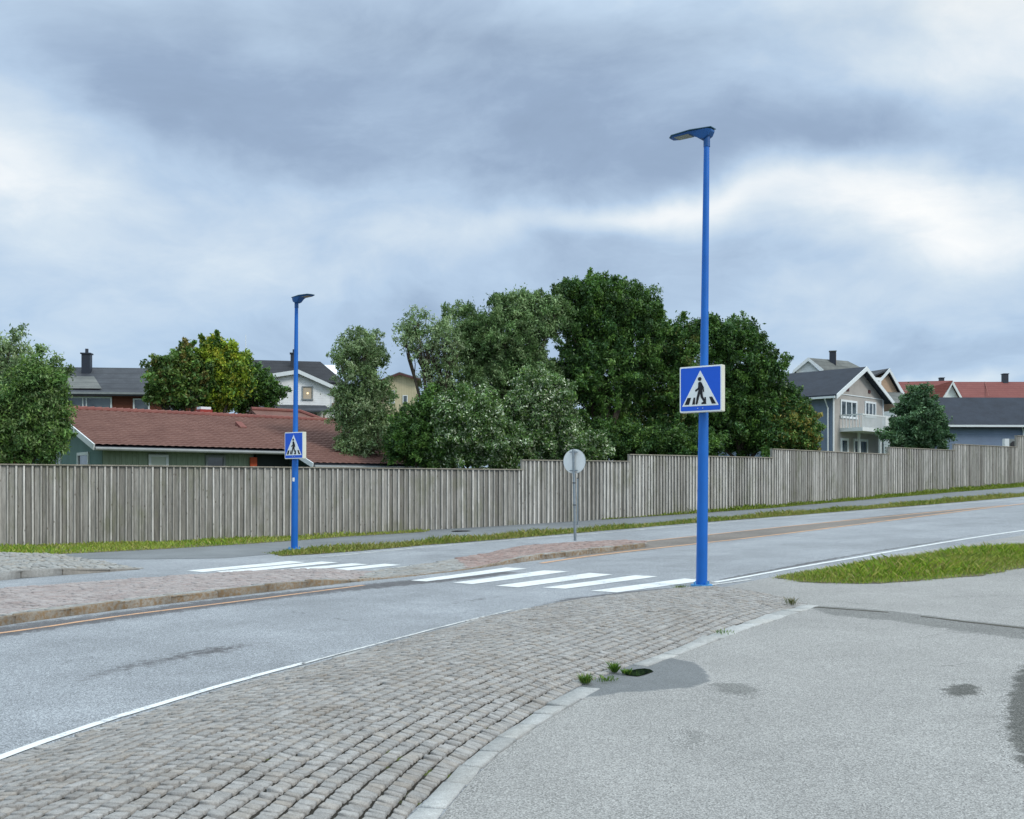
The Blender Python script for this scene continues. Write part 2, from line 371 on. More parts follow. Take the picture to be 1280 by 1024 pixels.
# ------------------------------------------------------------------ stone paving
def pave(name, A, B, mat, parent=None, row=.14, stone=(.08, .12), gap=.014, lift=None, depth=.04, jit=.005, wavy=.015, inset=.012, skip=None, n=240, single=False, cross=None, skew=0.):
    """rows of stones laid parallel to line B, out to line A"""
    cross = gap if cross is None else cross
    A = resample(A, n); B = resample(B, n); U = np.linspace(0, 1, n); L = length(B)
    poly = [tuple(p) for p in A]+[tuple(p) for p in B[::-1]]
    if not single:    # rows start and stop beyond the ends so the whole outline is filled
        B = resample(extend(B, 1.5, 5.), n); L = length(B)
    T = np.gradient(B, axis=0); T /= np.hypot(*T.T)[:, None]
    Nn = np.c_[-T[:, 1], T[:, 0]]
    tp = [inside(poly, B[:, 0]+sg*Nn[:, 0]*row*.5, B[:, 1]+sg*Nn[:, 1]*row*.5).sum() for sg in (1, -1)]
    if tp[1] > tp[0]: Nn = -Nn
    for _ in range(12): Nn[1:-1] = (Nn[:-2]+Nn[1:-1]+Nn[2:])/3
    Nn /= np.hypot(*Nn.T)[:, None]
    pw = np.array([((A-b)**2).sum(1).min()**.5 for b in B])
    N = 1 if single else int(max(((B-a)**2).sum(1).min()**.5 for a in A)/row)+2
    def at(u, d): return np.interp(u, U, B[:, 0])+np.interp(u, U, Nn[:, 0])*d, np.interp(u, U, B[:, 1])+np.interp(u, U, Nn[:, 1])*d
    S = []
    for k in range(N):
        u = random.uniform(0, 1)*stone[0]/L; kn = 1
        while u < 1:
            ln = random.uniform(*stone)
            if single: d0, d1 = 0, float(np.interp(u, U, pw))
            else: d0, d1 = k*row, (k+1)*row
            m_ = (d0+d1)/2; x0, y0 = at(u, m_); x1, y1 = at(min(1, u+.004), m_); sp = max(.3, math.hypot(x1-x0, y1-y0)/max(1e-6, min(1, u+.004)-u))
            u1 = min(1, u+ln/sp)
            if u1-u > .4*stone[0]/sp: S.append((k, u, u1, d0, d1, sp))
            u = u1
    S = np.array(S); mid = at((S[:, 1]+S[:, 2])/2, (S[:, 3]+S[:, 4])/2)
    ok = inside(poly, mid[0], mid[1]) if not single else np.ones(len(S), bool)
    if skip: ok &= ~np.array([skip(a, b) for a, b in zip(*mid)])
    S = S[ok]; m = len(S); g = gap/2; gu = cross/2/S[:, 5]
    wv = lambda uu, kk: wavy*np.sin(uu*L*.9+kk*.3)+wavy*.35*np.sin(uu*L*2.3+kk*.8)
    C = []; sk = rng.normal(0, skew, m)/S[:, 5]; S = S.copy(); qi = 0
    for ua, da, kk in ((S[:, 1]+gu, S[:, 3]+g, S[:, 0]), (S[:, 2]-gu, S[:, 3]+g, S[:, 0]), (S[:, 2]-gu, S[:, 4]-g, S[:, 0]+1), (S[:, 1]+gu, S[:, 4]-g, S[:, 0]+1)):
        e = np.where(kk > 0, wv(ua, kk), 0) if not single else 0
        ua = ua+(sk if qi > 1 else -sk)*.5; qi += 1
        x, y = at(ua, da+e); C.append(np.c_[x+rng.normal(0, jit, m), y+rng.normal(0, jit, m), ua, (da+e)/np.maximum(np.interp(ua, U, pw), .05)])
    C = np.stack(C, 1); cen = C[:, :, :2].mean(1); zj = rng.normal(0, jit, m); tl = rng.normal(0, .025, (m, 2))
    V = np.zeros((m, 12, 3))
    for rr, (ins, zz) in enumerate(((0, -depth), (0, -inset*.8), (inset, 0))):
        d = cen[:, None]-C[:, :, :2]; dl = np.hypot(d[..., 0], d[..., 1])+1e-6; p = C[:, :, :2]+d*np.minimum(.4, ins*1.3/dl)[..., None]
        z = zg(p[..., 0], p[..., 1])+zz+zj[:, None]+((p-cen[:, None])*tl[:, None]).sum(-1)
        if lift: z = z+np.array([[lift(C[i, j, 2], C[i, j, 3], p[i, j, 0], p[i, j, 1]) for j in range(4)] for i in range(m)])
        if rr == 2: z = z+rng.normal(0, jit*.35, z.shape)
        V[:, rr*4:rr*4+4, :2] = p; V[:, rr*4:rr*4+4, 2] = z
    q = []
    for a in (0, 4): q += [(a+i, a+(i+1) % 4, a+4+(i+1) % 4, a+4+i) for i in range(4)]
    q.append((8, 9, 10, 11)); Fq = (np.array(q)[None]+(np.arange(m)*12)[:, None, None]).reshape(-1, 4)
    return mesh_np(name, V, Fq, mat, parent)
_cache = {}
def zbase(x, y):
    return zg(x, y)

# big terrain sheet
def axis(a, b, fine, lo, hi):
    v = list(np.arange(lo, hi+.1, fine)); s_ = fine
    x = lo
    while x > a: s_ *= 1.25; x -= s_; v.insert(0, x)
    x = hi; s_ = fine
    while x < b: s_ *= 1.25; x += s_; v.append(x)
    return np.array(v)
gx = axis(-900, 900, 2., -60, 100); gy = axis(-300, 1600, 2., -20, 120)
X, Y = np.meshgrid(gx, gy); nx, ny = len(gx), len(gy)
idx = np.arange(nx*ny).reshape(ny, nx)
fq = np.stack([idx[:-1, :-1], idx[:-1, 1:], idx[1:, 1:], idx[1:, :-1]], -1).reshape(-1, 4)
tag(mesh_np('ground', np.c_[X.ravel(), Y.ravel(), (zg(X, Y)-.06).ravel()], fq, M['groundcover'], sm=True), kind='structure')

# fence line in plan: pixel column and depth
FX = [(-420, 25.2), (0, 31.9), (653, 40.5), (787, 42.4), (965, 46.6), (1110, 53.6), (1192, 57.6), (1270, 61.8), (1420, 70), (1640, 88)]
FP = [((px-640)/F*y, y) for px, y in FX]

road_poly = [(-60, -30), (60, -30), (90, 40), (90, 95), (60, 82), (30.5, 61.3), (20, 53.2), (11.7, 46.3), (.4, 40.2), (-15.8, 31.6), (-30, 22), (-60, 4)]
road = sheet('road', road_poly, 0, M['road'], 1.)

A_line = [(-4.0, -6), (-3.95, 1), (-3.65, 4)] + GL([(0, 960), (150, 905), (300, 858), (450, 815), (600, 775), (700, 753), (800, 742), (850, 738), (890, 736), (940, 740), (980, 748), (1010, 757)])
B_line = [(-1.5, -6), (-1.1, 1), (-.85, 3.6)] + GL([(508, 1024), (560, 972), (600, 938), (660, 896), (720, 861), (770, 841), (830, 817), (900, 789), (960, 768), (1004, 757.5)])
K_line = [(-1.32, -6), (-.92, 1), (-.67, 3.6)] + GL([(545, 1024), (563, 1008), (605, 958), (655, 919), (705, 888), (742, 868), (785, 846), (840, 823), (905, 798), (962, 778), (1024, 758)])
A_s, B_s, K_s = smooth(A_line, 120), smooth(B_line, 120), smooth(K_line, 120)

# side road (nearer, paler asphalt) on the right
side = [tuple(p) for p in K_s[::3]]+GL([(985, 748), (940, 739), (905, 734), (938, 727), (1000, 714), (1100, 696), (1280, 669)])
side += [(22, 38), (60, 60), (60, -6)]
sheet('side_road', side, .004, M['side'], .7)

# footpath beyond the road, running along the fence
fp_low = GL([(0, 702), (90, 698), (240, 700), (300, 697), (345, 692), (430, 686), (530, 677), (640, 667), (740, 660), (850, 651), (1000, 640), (1150, 627), (1280, 616.5)])
fp_low = extend(fp_low, 14, 25)
fp_up = [FP[i] for i in range(len(FP))]
footpath = [tuple(p) for p in resample(fp_low, 40)]+[tuple(p) for p in resample(fp_up[:9], 40)[::-1]]
sheet('footpath', footpath, .006, M['path'], 1.)

# grassy strips
def strip_poly(up, lo): return [tuple(p) for p in up]+[tuple(p) for p in lo[::-1]]
foot1_up = [FP[0], FP[1], G(200, 681), G(330, 674), G(430, 668.5), G(530, 664)]
foot1 = [FP[0], FP[1], ((200-640)/F*34.5, 34.5), ((430-640)/F*37.6, 37.6), ((540-640)/F*39, 39)] + GL([(530, 665.5), (430, 671.5), (300, 681), (200, 687), (100, 692), (0, 696)]) + [(-24, 20)]
foot2 = [((752-640)/F*41.8, 41.8), FP[3], FP[4], FP[5], FP[6], FP[7], FP[8]] + [tuple(p) for p in extend(GL([(1280, 608.8), (1192, 615.5), (1110, 622.5), (965, 635.5), (850, 643.5), (752, 650)])[::-1], 0, 12)[::-1]]
verge_up = GL([(335, 691.5), (430, 685), (550, 676.5), (640, 669), (740, 661), (850, 652), (1000, 640.5), (1150, 628), (1280, 617.5)])
verge_lo = GL([(352, 695.5), (430, 690.5), (530, 682), (640, 673.5), (740, 665), (850, 655.5), (1000, 644), (1150, 632), (1280, 621)])
verge = strip_poly(extend(verge_up, 0, 22), extend(verge_lo, 0, 22))
patch = GL([(970, 722), (995, 717), (1060, 708), (1130, 698), (1200, 689), (1280, 682)]) + [(16, 24), (30, 34), (32, 28), (17, 21.)] + GL([(1280, 711), (1225, 720), (1150, 727), (1070, 730.5), (1000, 728), (968, 722)])
sheet('verge_soil', verge, .012, M['soil'], .6, .04)
sheet('fence_foot_soil', foot1, .012, M['soil'], .6, .02)
sheet('fence_foot_soil', foot2, .012, M['soil'], .6, .02)
sheet('roadside_soil', patch, .012, M['soil'], .25, .07)

def grass(name, poly, n, h, w, pal, label=None, clump=.8, bare=.0, lean=.5, edge=.35):
    P = np.array(poly); mn, mx = P.min(0), P.max(0); pts = []
    tot = 0
    while tot < n:
        q = rng.uniform(mn, mx, (n, 2)); q = q[inside(poly, q[:, 0], q[:, 1])]
        f = .5+.5*np.sin(q[:, 0]*2.1+np.sin(q[:, 1]*1.7))*np.cos(q[:, 1]*2.4+q[:, 0]*.7)
        q = q[rng.random(len(q)) < .45+.55*f*clump+(1-clump)*.5]; pts.append(q); tot += len(q)
    q = np.concatenate(pts)[:n]; n = len(q)
    f = .5+.5*np.sin(q[:, 0]*1.3+1)*np.cos(q[:, 1]*1.1); hh = rng.uniform(h[0], h[1], n)*(.6+.8*f)*rng.uniform(.6, 1.25, n)
    dmin = np.full(n, 9.)
    for a_, b_ in zip(P, np.roll(P, -1, 0)):
        ab = b_-a_; t_ = np.clip(((q-a_)@ab)/(ab@ab+1e-9), 0, 1); dmin = np.minimum(dmin, np.hypot(*(q-a_-t_[:, None]*ab).T))
    hh *= .35+.65*np.clip(dmin/edge, 0, 1); q = q+rng.normal(0, .08, q.shape)
    a = rng.uniform(0, 2*np.pi, n); ln = rng.normal(0, lean, (n, 2))*hh[:, None]
    ww = rng.uniform(.7, 1.3, n)*w/2; z = zg(q[:, 0], q[:, 1])+.01
    dx, dy = np.cos(a)*ww, np.sin(a)*ww
    V = np.stack([np.c_[q[:, 0]-dx, q[:, 1]-dy, z], np.c_[q[:, 0]+dx, q[:, 1]+dy, z],
                  np.c_[q[:, 0]+dx*.7+ln[:, 0]*.45, q[:, 1]+dy*.7+ln[:, 1]*.45, z+hh*.6], np.c_[q[:, 0]+ln[:, 0], q[:, 1]+ln[:, 1], z+hh*.95]], 1)
    # triangle pair folded into one bent quad
    pal = np.array([lin(c) for c in pal]); k = rng.integers(0, len(pal), n); 
    patchy = np.clip(.5+.5*np.sin(q[:, 0]*.9+2*np.sin(q[:, 1]*.6)), 0, 1)
    c = pal[k]*(.75+.5*rng.random(n))[:, None]; c = c*(1-.3*patchy[:, None])+pal[-1]*.3*patchy[:, None]
    T = np.repeat(c, 4, 0); Fq = np.arange(4*n).reshape(n, 4)
    Fq = Fq[:, [0, 1, 2, 3]]
    return tag(mesh_np(name, V, Fq, M['blade'], tint=T), label, None, None, 'stuff')
GP = [(112, 148, 40), (134, 164, 48), (96, 130, 38), (154, 172, 66), (170, 166, 92)]
GD = [(120, 142, 54), (106, 130, 48), (146, 150, 78), (92, 114, 42), (164, 154, 96)]
grass('grass', patch, 150000, (.06, .19), .011, GP+GP+[(150, 142, 92)], edge=.8)
grass('grass', verge, 42000, (.05, .17), .026, GD)
grass('grass', foot1, 16000, (.05, .13), .03, GP, bare=.3)
grass('grass', foot2, 26000, (.06, .2), .035, [(104, 128, 40), (122, 144, 48), (88, 112, 36), (144, 152, 66)])

# road surfaces with another age and colour
def lane(pts, w, n=40): return ribbon(smooth(pts, n), w)
strip_dark = GL([(-30, 800), (120, 776), (300, 751), (452, 733), (540, 730), (650, 712), (676, 706), (806, 688)])
sheet('worn_asphalt', ribbon(smooth(GL([(-90, 806), (0, 790), (150, 770), (300, 750), (440, 735), (560, 724), (640, 714)]), 40), 1.15), .003, M['dark_on_road'], .14, 0, fade=.4)
sheet('worn_asphalt', GL([(806, 676.5), (900, 667), (1000, 656), (1100, 645), (1230, 633.5), (1262, 631), (1190, 642), (1100, 653.5), (1000, 665.5), (900, 677.5), (806, 689), (700, 701.5), (700, 696)]), .003, M['median_on_road'], .2, 0, fade=.18)
sheet('worn_asphalt', GL([(70, 850), (160, 826), (250, 808), (325, 799), (350, 803), (290, 818), (215, 831), (100, 856)]), .003, M['dark_on_road'], .1, 0, fade=.45)
sheet('worn_asphalt', GL([(440, 812), (560, 783), (640, 763), (700, 748), (780, 739), (850, 733), (850, 739), (800, 744), (700, 756), (640, 773), (570, 792), (450, 822)]), .0045, M['dark_on_road'], .12, 0, fade=.25)
sheet('worn_asphalt', GL([(895, 724), (1000, 704), (1100, 687), (1220, 668), (1220, 670), (1100, 690), (1000, 708.5), (895, 729)]), .0045, M['dark_on_road'], .12, 0, fade=.16)
sheet('worn_asphalt', GL([(470, 770), (520, 760), (600, 746), (640, 742), (640, 746), (560, 758), (500, 770)]), .003, M['dark_on_road'], .12, 0, fade=.4)
sheet('worn_asphalt', GL([(985, 755), (1060, 759), (1120, 764), (1200, 774), (1320, 787), (1340, 803), (1290, 803), (1200, 791), (1110, 777), (1040, 771)]), .0085, M['dark_on_side'], .08, 0, fade=.16)
sheet('asphalt_crack', GL([(1012, 758.8), (1060, 762.3), (1110, 766), (1110, 766.8), (1060, 763.2), (1012, 759.8)]), .011, M['joint'], .3, .006)
sheet('asphalt_crack', GL([(1150, 771), (1210, 778), (1300, 788), (1300, 789.3), (1210, 779.3), (1150, 772)]), .011, M['joint'], .3, .01)
sheet('worn_asphalt', GL([(1168, 862), (1185, 855), (1212, 853), (1236, 860), (1232, 870), (1208, 874), (1180, 872)]), .010, M['gravel_on_side'], .04, 0, fade=.14)
sheet('gravel_edge', GL([(1290, 815), (1256, 845), (1246, 885), (1246, 920), (1256, 955), (1290, 985)])+[(4.6, 5.9), (4.8, 9)], .010, M['gravel_on_side'], .06, 0, fade=.16)
sheet('worn_asphalt', GL([(830, 920), (855, 908), (885, 912), (900, 924), (875, 940), (845, 934)]), .009, M['dark_on_side'], .04, 0, fade=.3)
sheet('worn_asphalt', GL([(870, 856), (900, 851), (940, 854), (970, 864), (945, 874), (900, 872)]), .008, M['dark_on_side'], .05, 0, fade=.2)
sheet('worn_asphalt', GL([(720, 880), (640, 940), (585, 1000), (565, 1030), (552, 1024), (610, 958), (660, 919), (705, 890)]), .008, M['dark_on_side'], .05, 0, fade=.12)
wet = GL([(690, 874), (728, 852), (760, 836), (800, 824), (840, 823), (872, 829), (888, 841), (892, 852), (872, 861), (830, 865), (780, 868), (735, 874)])
sheet('wet_patch', wet, .011, M['wet_on_side'], .05, 0, fade=.07)
sheet('puddle', GL([(780, 845), (783, 842), (790, 840), (797, 838.6), (806, 837.8), (813, 839), (818, 841.5), (811, 843.5), (806, 845.5), (796, 847.5), (784, 846.3)]), .018, M['water'], .05, .004)

# painted markings, children of the road
def stripe(c):
    sheet('crosswalk_stripe', GL(c), .0065, M['white_line'], .4, .004, parent=road)
for c in (((513, 726), (533, 727.2), (659, 711), (633, 709.7)), ((566, 728.7), (590, 730.6), (711, 714.6), (681, 713.3)),
          ((619, 732.7), (648, 734.6), (766, 718.6), (737, 716.6)), ((678, 735), (707, 736.4), (822, 721), (794, 719.4)),
          ((738, 739), (771, 741), (880, 726.2), (856, 723.4)),
          ((234, 713.7), (253, 715.6), (382, 703.3), (362, 701.7)), ((269, 715), (288, 716.8), (423, 703.5), (402, 702.3)),
          ((330, 714.2), (350, 715.8), (461, 705.8), (440, 704.5)), ((382, 715), (402, 716.6), (501, 706.6), (481, 705.1))): stripe(c)
def line(name, pts, w, mat, off=.0075, n=60):
    sheet(name, ribbon(smooth(pts, n), w), off, mat, .6, .003, parent=road)
line('edge_line', [(-4.1, -5), (-4.05, 1), (-3.78, 4)]+GL([(0, 946), (150, 895.5), (300, 850.5), (380, 829.5)]), .085, M['white_line'])
line('edge_line', GL([(376, 831), (450, 811), (560, 782), (640, 763)]), .045, M['faint_line'])
line('edge_line', GL([(893, 728.5), (940, 720), (1000, 709), (1060, 699), (1160, 681), (1280, 662.5)])+[(24, 35)], .13, M['white_line'])
line('edge_line', GL([(820, 741), (853, 735.5), (905, 729.5), (938, 725)]), .10, M['faint_line'])
line('edge_line', GL([(400, 697), (500, 687), (600, 678.5), (740, 667.5), (870, 656), (1000, 646), (1150, 634), (1280, 623.5)])+[(34, 52)], .12, M['faint_line'])
line('edge_line', GL([(467, 713.5), (495, 710), (520, 707)]), .12, M['faint_line'])
line('edge_line', GL([(-30, 746), (0, 742), (150, 731), (250, 722)]), .12, M['faint_line'])
line('centre_line', [(-7.7, 10.5)]+GL([(0, 793), (150, 770), (300, 752), (455, 732)]), .09, M['yellow_line'])
line('centre_line', GL([(676, 704.4), (740, 694.5), (870, 680), (1000, 665), (1130, 648.5), (1259, 632.5), (1290, 628.6)]), .14, M['yellow_line'])
line('centre_line', GL([(806, 677), (900, 667), (1000, 656.5), (1130, 644), (1259, 631.8)]), .12, M['yellow_line'])

# ------------------------------------------------------------------ near cobbled verge
_Ad, _Bd = resample(A_s, 500), resample(B_s, 500)
def hump(u, f, x, y):    # crown of the verge, from the distances to its two edges
    p = np.array([x, y]); da = ((_Ad-p)**2).sum(1).min()**.5; db = ((_Bd-p)**2).sum(1).min()**.5
    f = db/(da+db+1e-6); e = min(1, math.hypot(x-B_s[-1][0], y-B_s[-1][1])/2.2)
    return .012+.16*math.sin(math.pi*f)**.8*e*min(1, (da+db)/1.2)
vz = lambda xs, ys: 0
cob = pave('cobbled_verge', A_s, B_s, M['sett'], None, .110, (.046, .082), lift=hump, gap=.025, cross=.011, depth=.05, jit=.0034, inset=.006, wavy=.022, skew=.008)
tag(cob, None, None, None, 'structure')
# dirt bed below the setts, following the same hump
n = 120; U = np.linspace(0, 1, n); V = []; Fc = []
for i in range(n):
    for j in range(9):
        f = j/8; p = B_s[i]*(1-f)+A_s[i]*f; V.append((p[0], p[1], float(zg(*p))+hump(U[i], f, p[0], p[1])-.017))
for i in range(n-1):
    for j in range(8): a = i*9+j; Fc.append((a, a+9, a+10, a+1))
s = NT('mossy_joints'); mm = s.done(s.mix(s.mr(s.noise(2.1, 5, .7), .6, .66), lin((46, 43, 38)), lin((80, 90, 34))), .95, 0, .2)
tag(mesh_np('joint_bed', V, Fc, mm, cob))
gapz = lambda x, y: 9.15 < y < 10.3 and x > .3
pave('kerb', B_s, K_s, M['kerb'], cob, .3, (.28, .5), lift=lambda u, f, x, y: .018, gap=.012, cross=.02, depth=.03, jit=.004, wavy=0, inset=.01, skip=gapz, single=True)
pave('kerb', A_s[:104]-np.array([.02, 0]), A_s[:104]+np.array([.06, -.03]), M['kerb'], cob, .3, (.3, .6), lift=lambda u, f, x, y: .016, gap=.01, depth=.03, jit=.003, wavy=0, inset=.008, single=True)

# ------------------------------------------------------------------ median island, lowered at the crossing
near = GL([(-40, 790), (0, 782), (150, 762), (300, 744), (422, 730), (461, 726), (540, 718), (606, 709.5), (650, 703), (700, 697), (761, 690), (806, 684.5)])
far = GL([(-40, 747), (0, 743), (150, 731), (300, 720), (400, 716.5), (465, 713.5), (510, 708), (549, 702.5), (592, 694), (640, 688), (700, 683), (780, 679), (806, 681)])
near = extend(near, 6, 0); far = extend(far, 6, 0)
near_s, far_s = smooth(near, 160), smooth(far, 160)
def raise_at(x, y):   # height of the island surface along its length, by plan position
    px = 640+F*x/y if y > 1 else -100
    return .10*float(np.interp(px, [405, 450, 606, 650, 2000], [1, .04, .04, 1, 1]))+.008
isl = sheet('traffic_island', [tuple(p) for p in near_s]+[tuple(p) for p in far_s[::-1]], .0, M['joint'], .4, zf=lambda X_, Y_: np.array([raise_at(a, b)-.012 for a, b in zip(X_, Y_)]))
d = far_s-near_s; wd = np.hypot(*d.T)[:, None]; dn = d/np.maximum(wd, .01)
kin = near_s+dn*np.minimum(.14, wd*.5); bandin = near_s+dn*np.minimum(.42, wd*.6)
def cut(P, a, b):
    px = np.array([640+F*p[0]/p[1] if p[1] > 1 else -100 for p in P]); k = (px >= a) & (px <= b); return P[k]
lf = lambda u, f, x, y: raise_at(x, y)
kf = lambda u, f, x, y: raise_at(x, y)+.01
pave('kerb_stone', kin, near_s, M['rust'], isl, .3, (.7, 1.1), lift=kf, gap=.008, depth=.15, jit=.006, wavy=0, inset=.016, single=True)
def portion(a, b):
    px = np.array([640+F*p[0]/p[1] if p[1] > 1 else -100 for p in near_s]); return (px >= a) & (px <= b)
for a, b, m1, m2 in ((-9999, 440, 'sett_far', 'pink'), (440, 585, 'sett_far', 'sett_far'), (585, 2000, 'sett_far', 'red')):
    k = portion(a, b)
    if b < 2000: k[np.where(k)[0][-1]+1] = True
    pave('paving', bandin[k], kin[k], M[m1], isl, .13, (.1, .16), lift=lf, gap=.014, depth=.02, jit=.004, inset=.01)
    pave('paving', far_s[k], bandin[k], M[m2 if m2 != 'red' else 'pink'] if m2 != 'red' else M['red'], isl, .13, (.1, .18), lift=lf, gap=.012, depth=.03, jit=.004, inset=.01, wavy=.01)

# far left cobbled build-out with kerb
n2 = GL([(-40, 730), (0, 725.5), (60, 720.5), (125, 716), (150, 714), (175, 712)]); f2 = GL([(-40, 696), (0, 698), (60, 698.5), (110, 702.5), (140, 706.5), (175, 711)])
n2 = smooth(extend(n2, 8), 70); f2 = smooth(extend(f2, 8), 70)
def lift2(u, f, x, y):
    px = 640+F*x/y; return .02+(.13+.08*math.sin(math.pi*min(1, max(0, f))))*float(np.interp(px, [60, 170], [1, 0.0]))
bo = sheet('cobbled_kerb_build_out', [tuple(p) for p in n2]+[tuple(p) for p in f2[::-1]], 0., M['joint'], .4, zf=lambda X_, Y_: np.array([lift2(0, 0, a, b)-.014 for a, b in zip(X_, Y_)]))
d = f2-n2; wd = np.hypot(*d.T)[:, None]; k2 = n2+d/np.maximum(wd, .01)*np.minimum(.16, wd*.5)
pave('kerb_stone', k2, n2, M['sett_far'], bo, .3, (.8, 1.1), lift=lambda u, f, x, y: lift2(0, 0, x, y)+.01, gap=.012, depth=.16, jit=.006, wavy=0, inset=.02, single=True)
pave('paving', f2, k2, M['sett_far'], bo, .16, (.12, .2), lift=lift2, gap=.03, depth=.03, jit=.008, inset=.02)

# ------------------------------------------------------------------ fence
fence = empty('wooden_fence', (FP[0][0], FP[0][1], float(zg(*FP[0]))), 'long weathered grey board fence stepping up the slope behind the footpath', 'fence')
fo = fence.location
tops = [(-420, 653, 581.5, 587.5, .215), (653, 787, 575.5, 577.5, .185), (787, 965, 568.5, 573, .165), (965, 1110, 563.5, 567, .165), (1110, 1192, 560, 563, .17), (1192, 1270, 556.5, 558.5, .17), (1270, 1420, 548.5, 550, .2), (1420, 1640, 541, 542, .25)]
for i, (a, b, ta, tb, sp) in enumerate(tops):
    p, q = Vector(FP[0 if i == 0 else i+1]), Vector(FP[2 if i == 0 else i+2])
    segs = [(Vector(FP[0]), Vector(FP[1])), (Vector(FP[1]), Vector(FP[2]))] if i == 0 else [(p, q)]
    # level top for the whole section, read at its left end
    px0 = 0 if i == 0 else a; y0 = FP[1][1] if i == 0 else p.y
    zt0 = CAM-(ta-HY)/F*y0; zt1 = CAM-(tb-HY)/F*q.y
    zt = (zt0+zt1)/2 if i else zt0*.5+zt1*.5
    panel, bat, cap = MB(), MB(), MB()
    for (p_, q_) in segs:
        L = (q_-p_).length; d = (q_-p_).normalized(); nn = Vector((d.y, -d.x))     # towards the road
        x = 0
        def at(t, o, z): v = p_+d*t+nn*o; return (v.x-fo.x, v.y-fo.y, z-fo.z)
        while x < L-.02:
            w = sp*random.uniform(.85, 1.15); x1 = min(L, x+w)
            zb = float(zg(*(p_+d*x)))-.03+random.uniform(-.01, .02); o = random.uniform(-.006, .006); zz = zt-random.uniform(.0, .012)
            panel.slab([at(x+(.02 if i == 0 else .034), .03+o, zb), at(x1-.004, .03+o, zb), at(x1-.004, .03+o, zz), at(x+(.02 if i == 0 else .034), .03+o, zz)], tuple(-nn*.025)+(0,))
            bw = (.05 if i == 0 else .066)+random.uniform(-.008, .01); lean = random.uniform(-.012, .012)
            bat.slab([at(x1-bw, .085, zb+random.uniform(-.03, .05)), at(x1, .085, zb), at(x1+lean, .085, zz), at(x1-bw+lean, .085, zz)], tuple(-nn*.05)+(0,))
            x = x1
        cap.slab([at(-.06 if p_ is segs[0][0] else 0, .12, zt), at(L-.02 if i < 7 else L, .12, zt), at(L-.02, -.08, zt), at(-.06 if p_ is segs[0][0] else 0, -.08, zt)], (0, 0, .035))
        bk = MB(); bk.slab([at(0, -.012, float(zg(*p_))-.05), at(L, -.012, float(zg(*q_))-.05), at(L, -.012, zt-.01), at(0, -.012, zt-.01)], tuple(-nn*.012)+(0,)); bk.build('gap_shade_backing', M['gap_shade'], fence)  # dark slab added behind the boards, its colour stands in for gap shade
        for hz in (.35, 1.9):   # back rails
            panel.slab([at(0, -.03, float(zg(*p_))+hz), at(L, -.03, float(zg(*q_))+min(hz, zt-float(zg(*q_))-.2)), at(L, -.03, float(zg(*q_))+min(hz, zt-float(zg(*q_))-.2)+.1), at(0, -.03, float(zg(*p_))+hz+.1)], tuple(-nn*.05)+(0,))
    panel.build('board_panel', M['fence'], fence); bat.build('batten', M['batten'], fence); cap.build('cap_rail', M['cap'], fence)
    if i:   # post at each step
        d = (q-p).normalized(); nn = Vector((d.y, -d.x)); pb = MB()
        v = p-d*.07
        pb.slab([(v.x+nn.x*.07-fo.x, v.y+nn.y*.07-fo.y, float(zg(*p))-.05-fo.z), (v.x+nn.x*.07+d.x*.12-fo.x, v.y+nn.y*.07+d.y*.12-fo.y, float(zg(*p))-.05-fo.z),
                 (v.x+nn.x*.07+d.x*.12-fo.x, v.y+nn.y*.07+d.y*.12-fo.y, zt-.001-fo.z), (v.x+nn.x*.07-fo.x, v.y+nn.y*.07-fo.y, zt-.001-fo.z)], tuple(-nn*.12)+(0,))
        pb.build('post', M['fence'], fence)

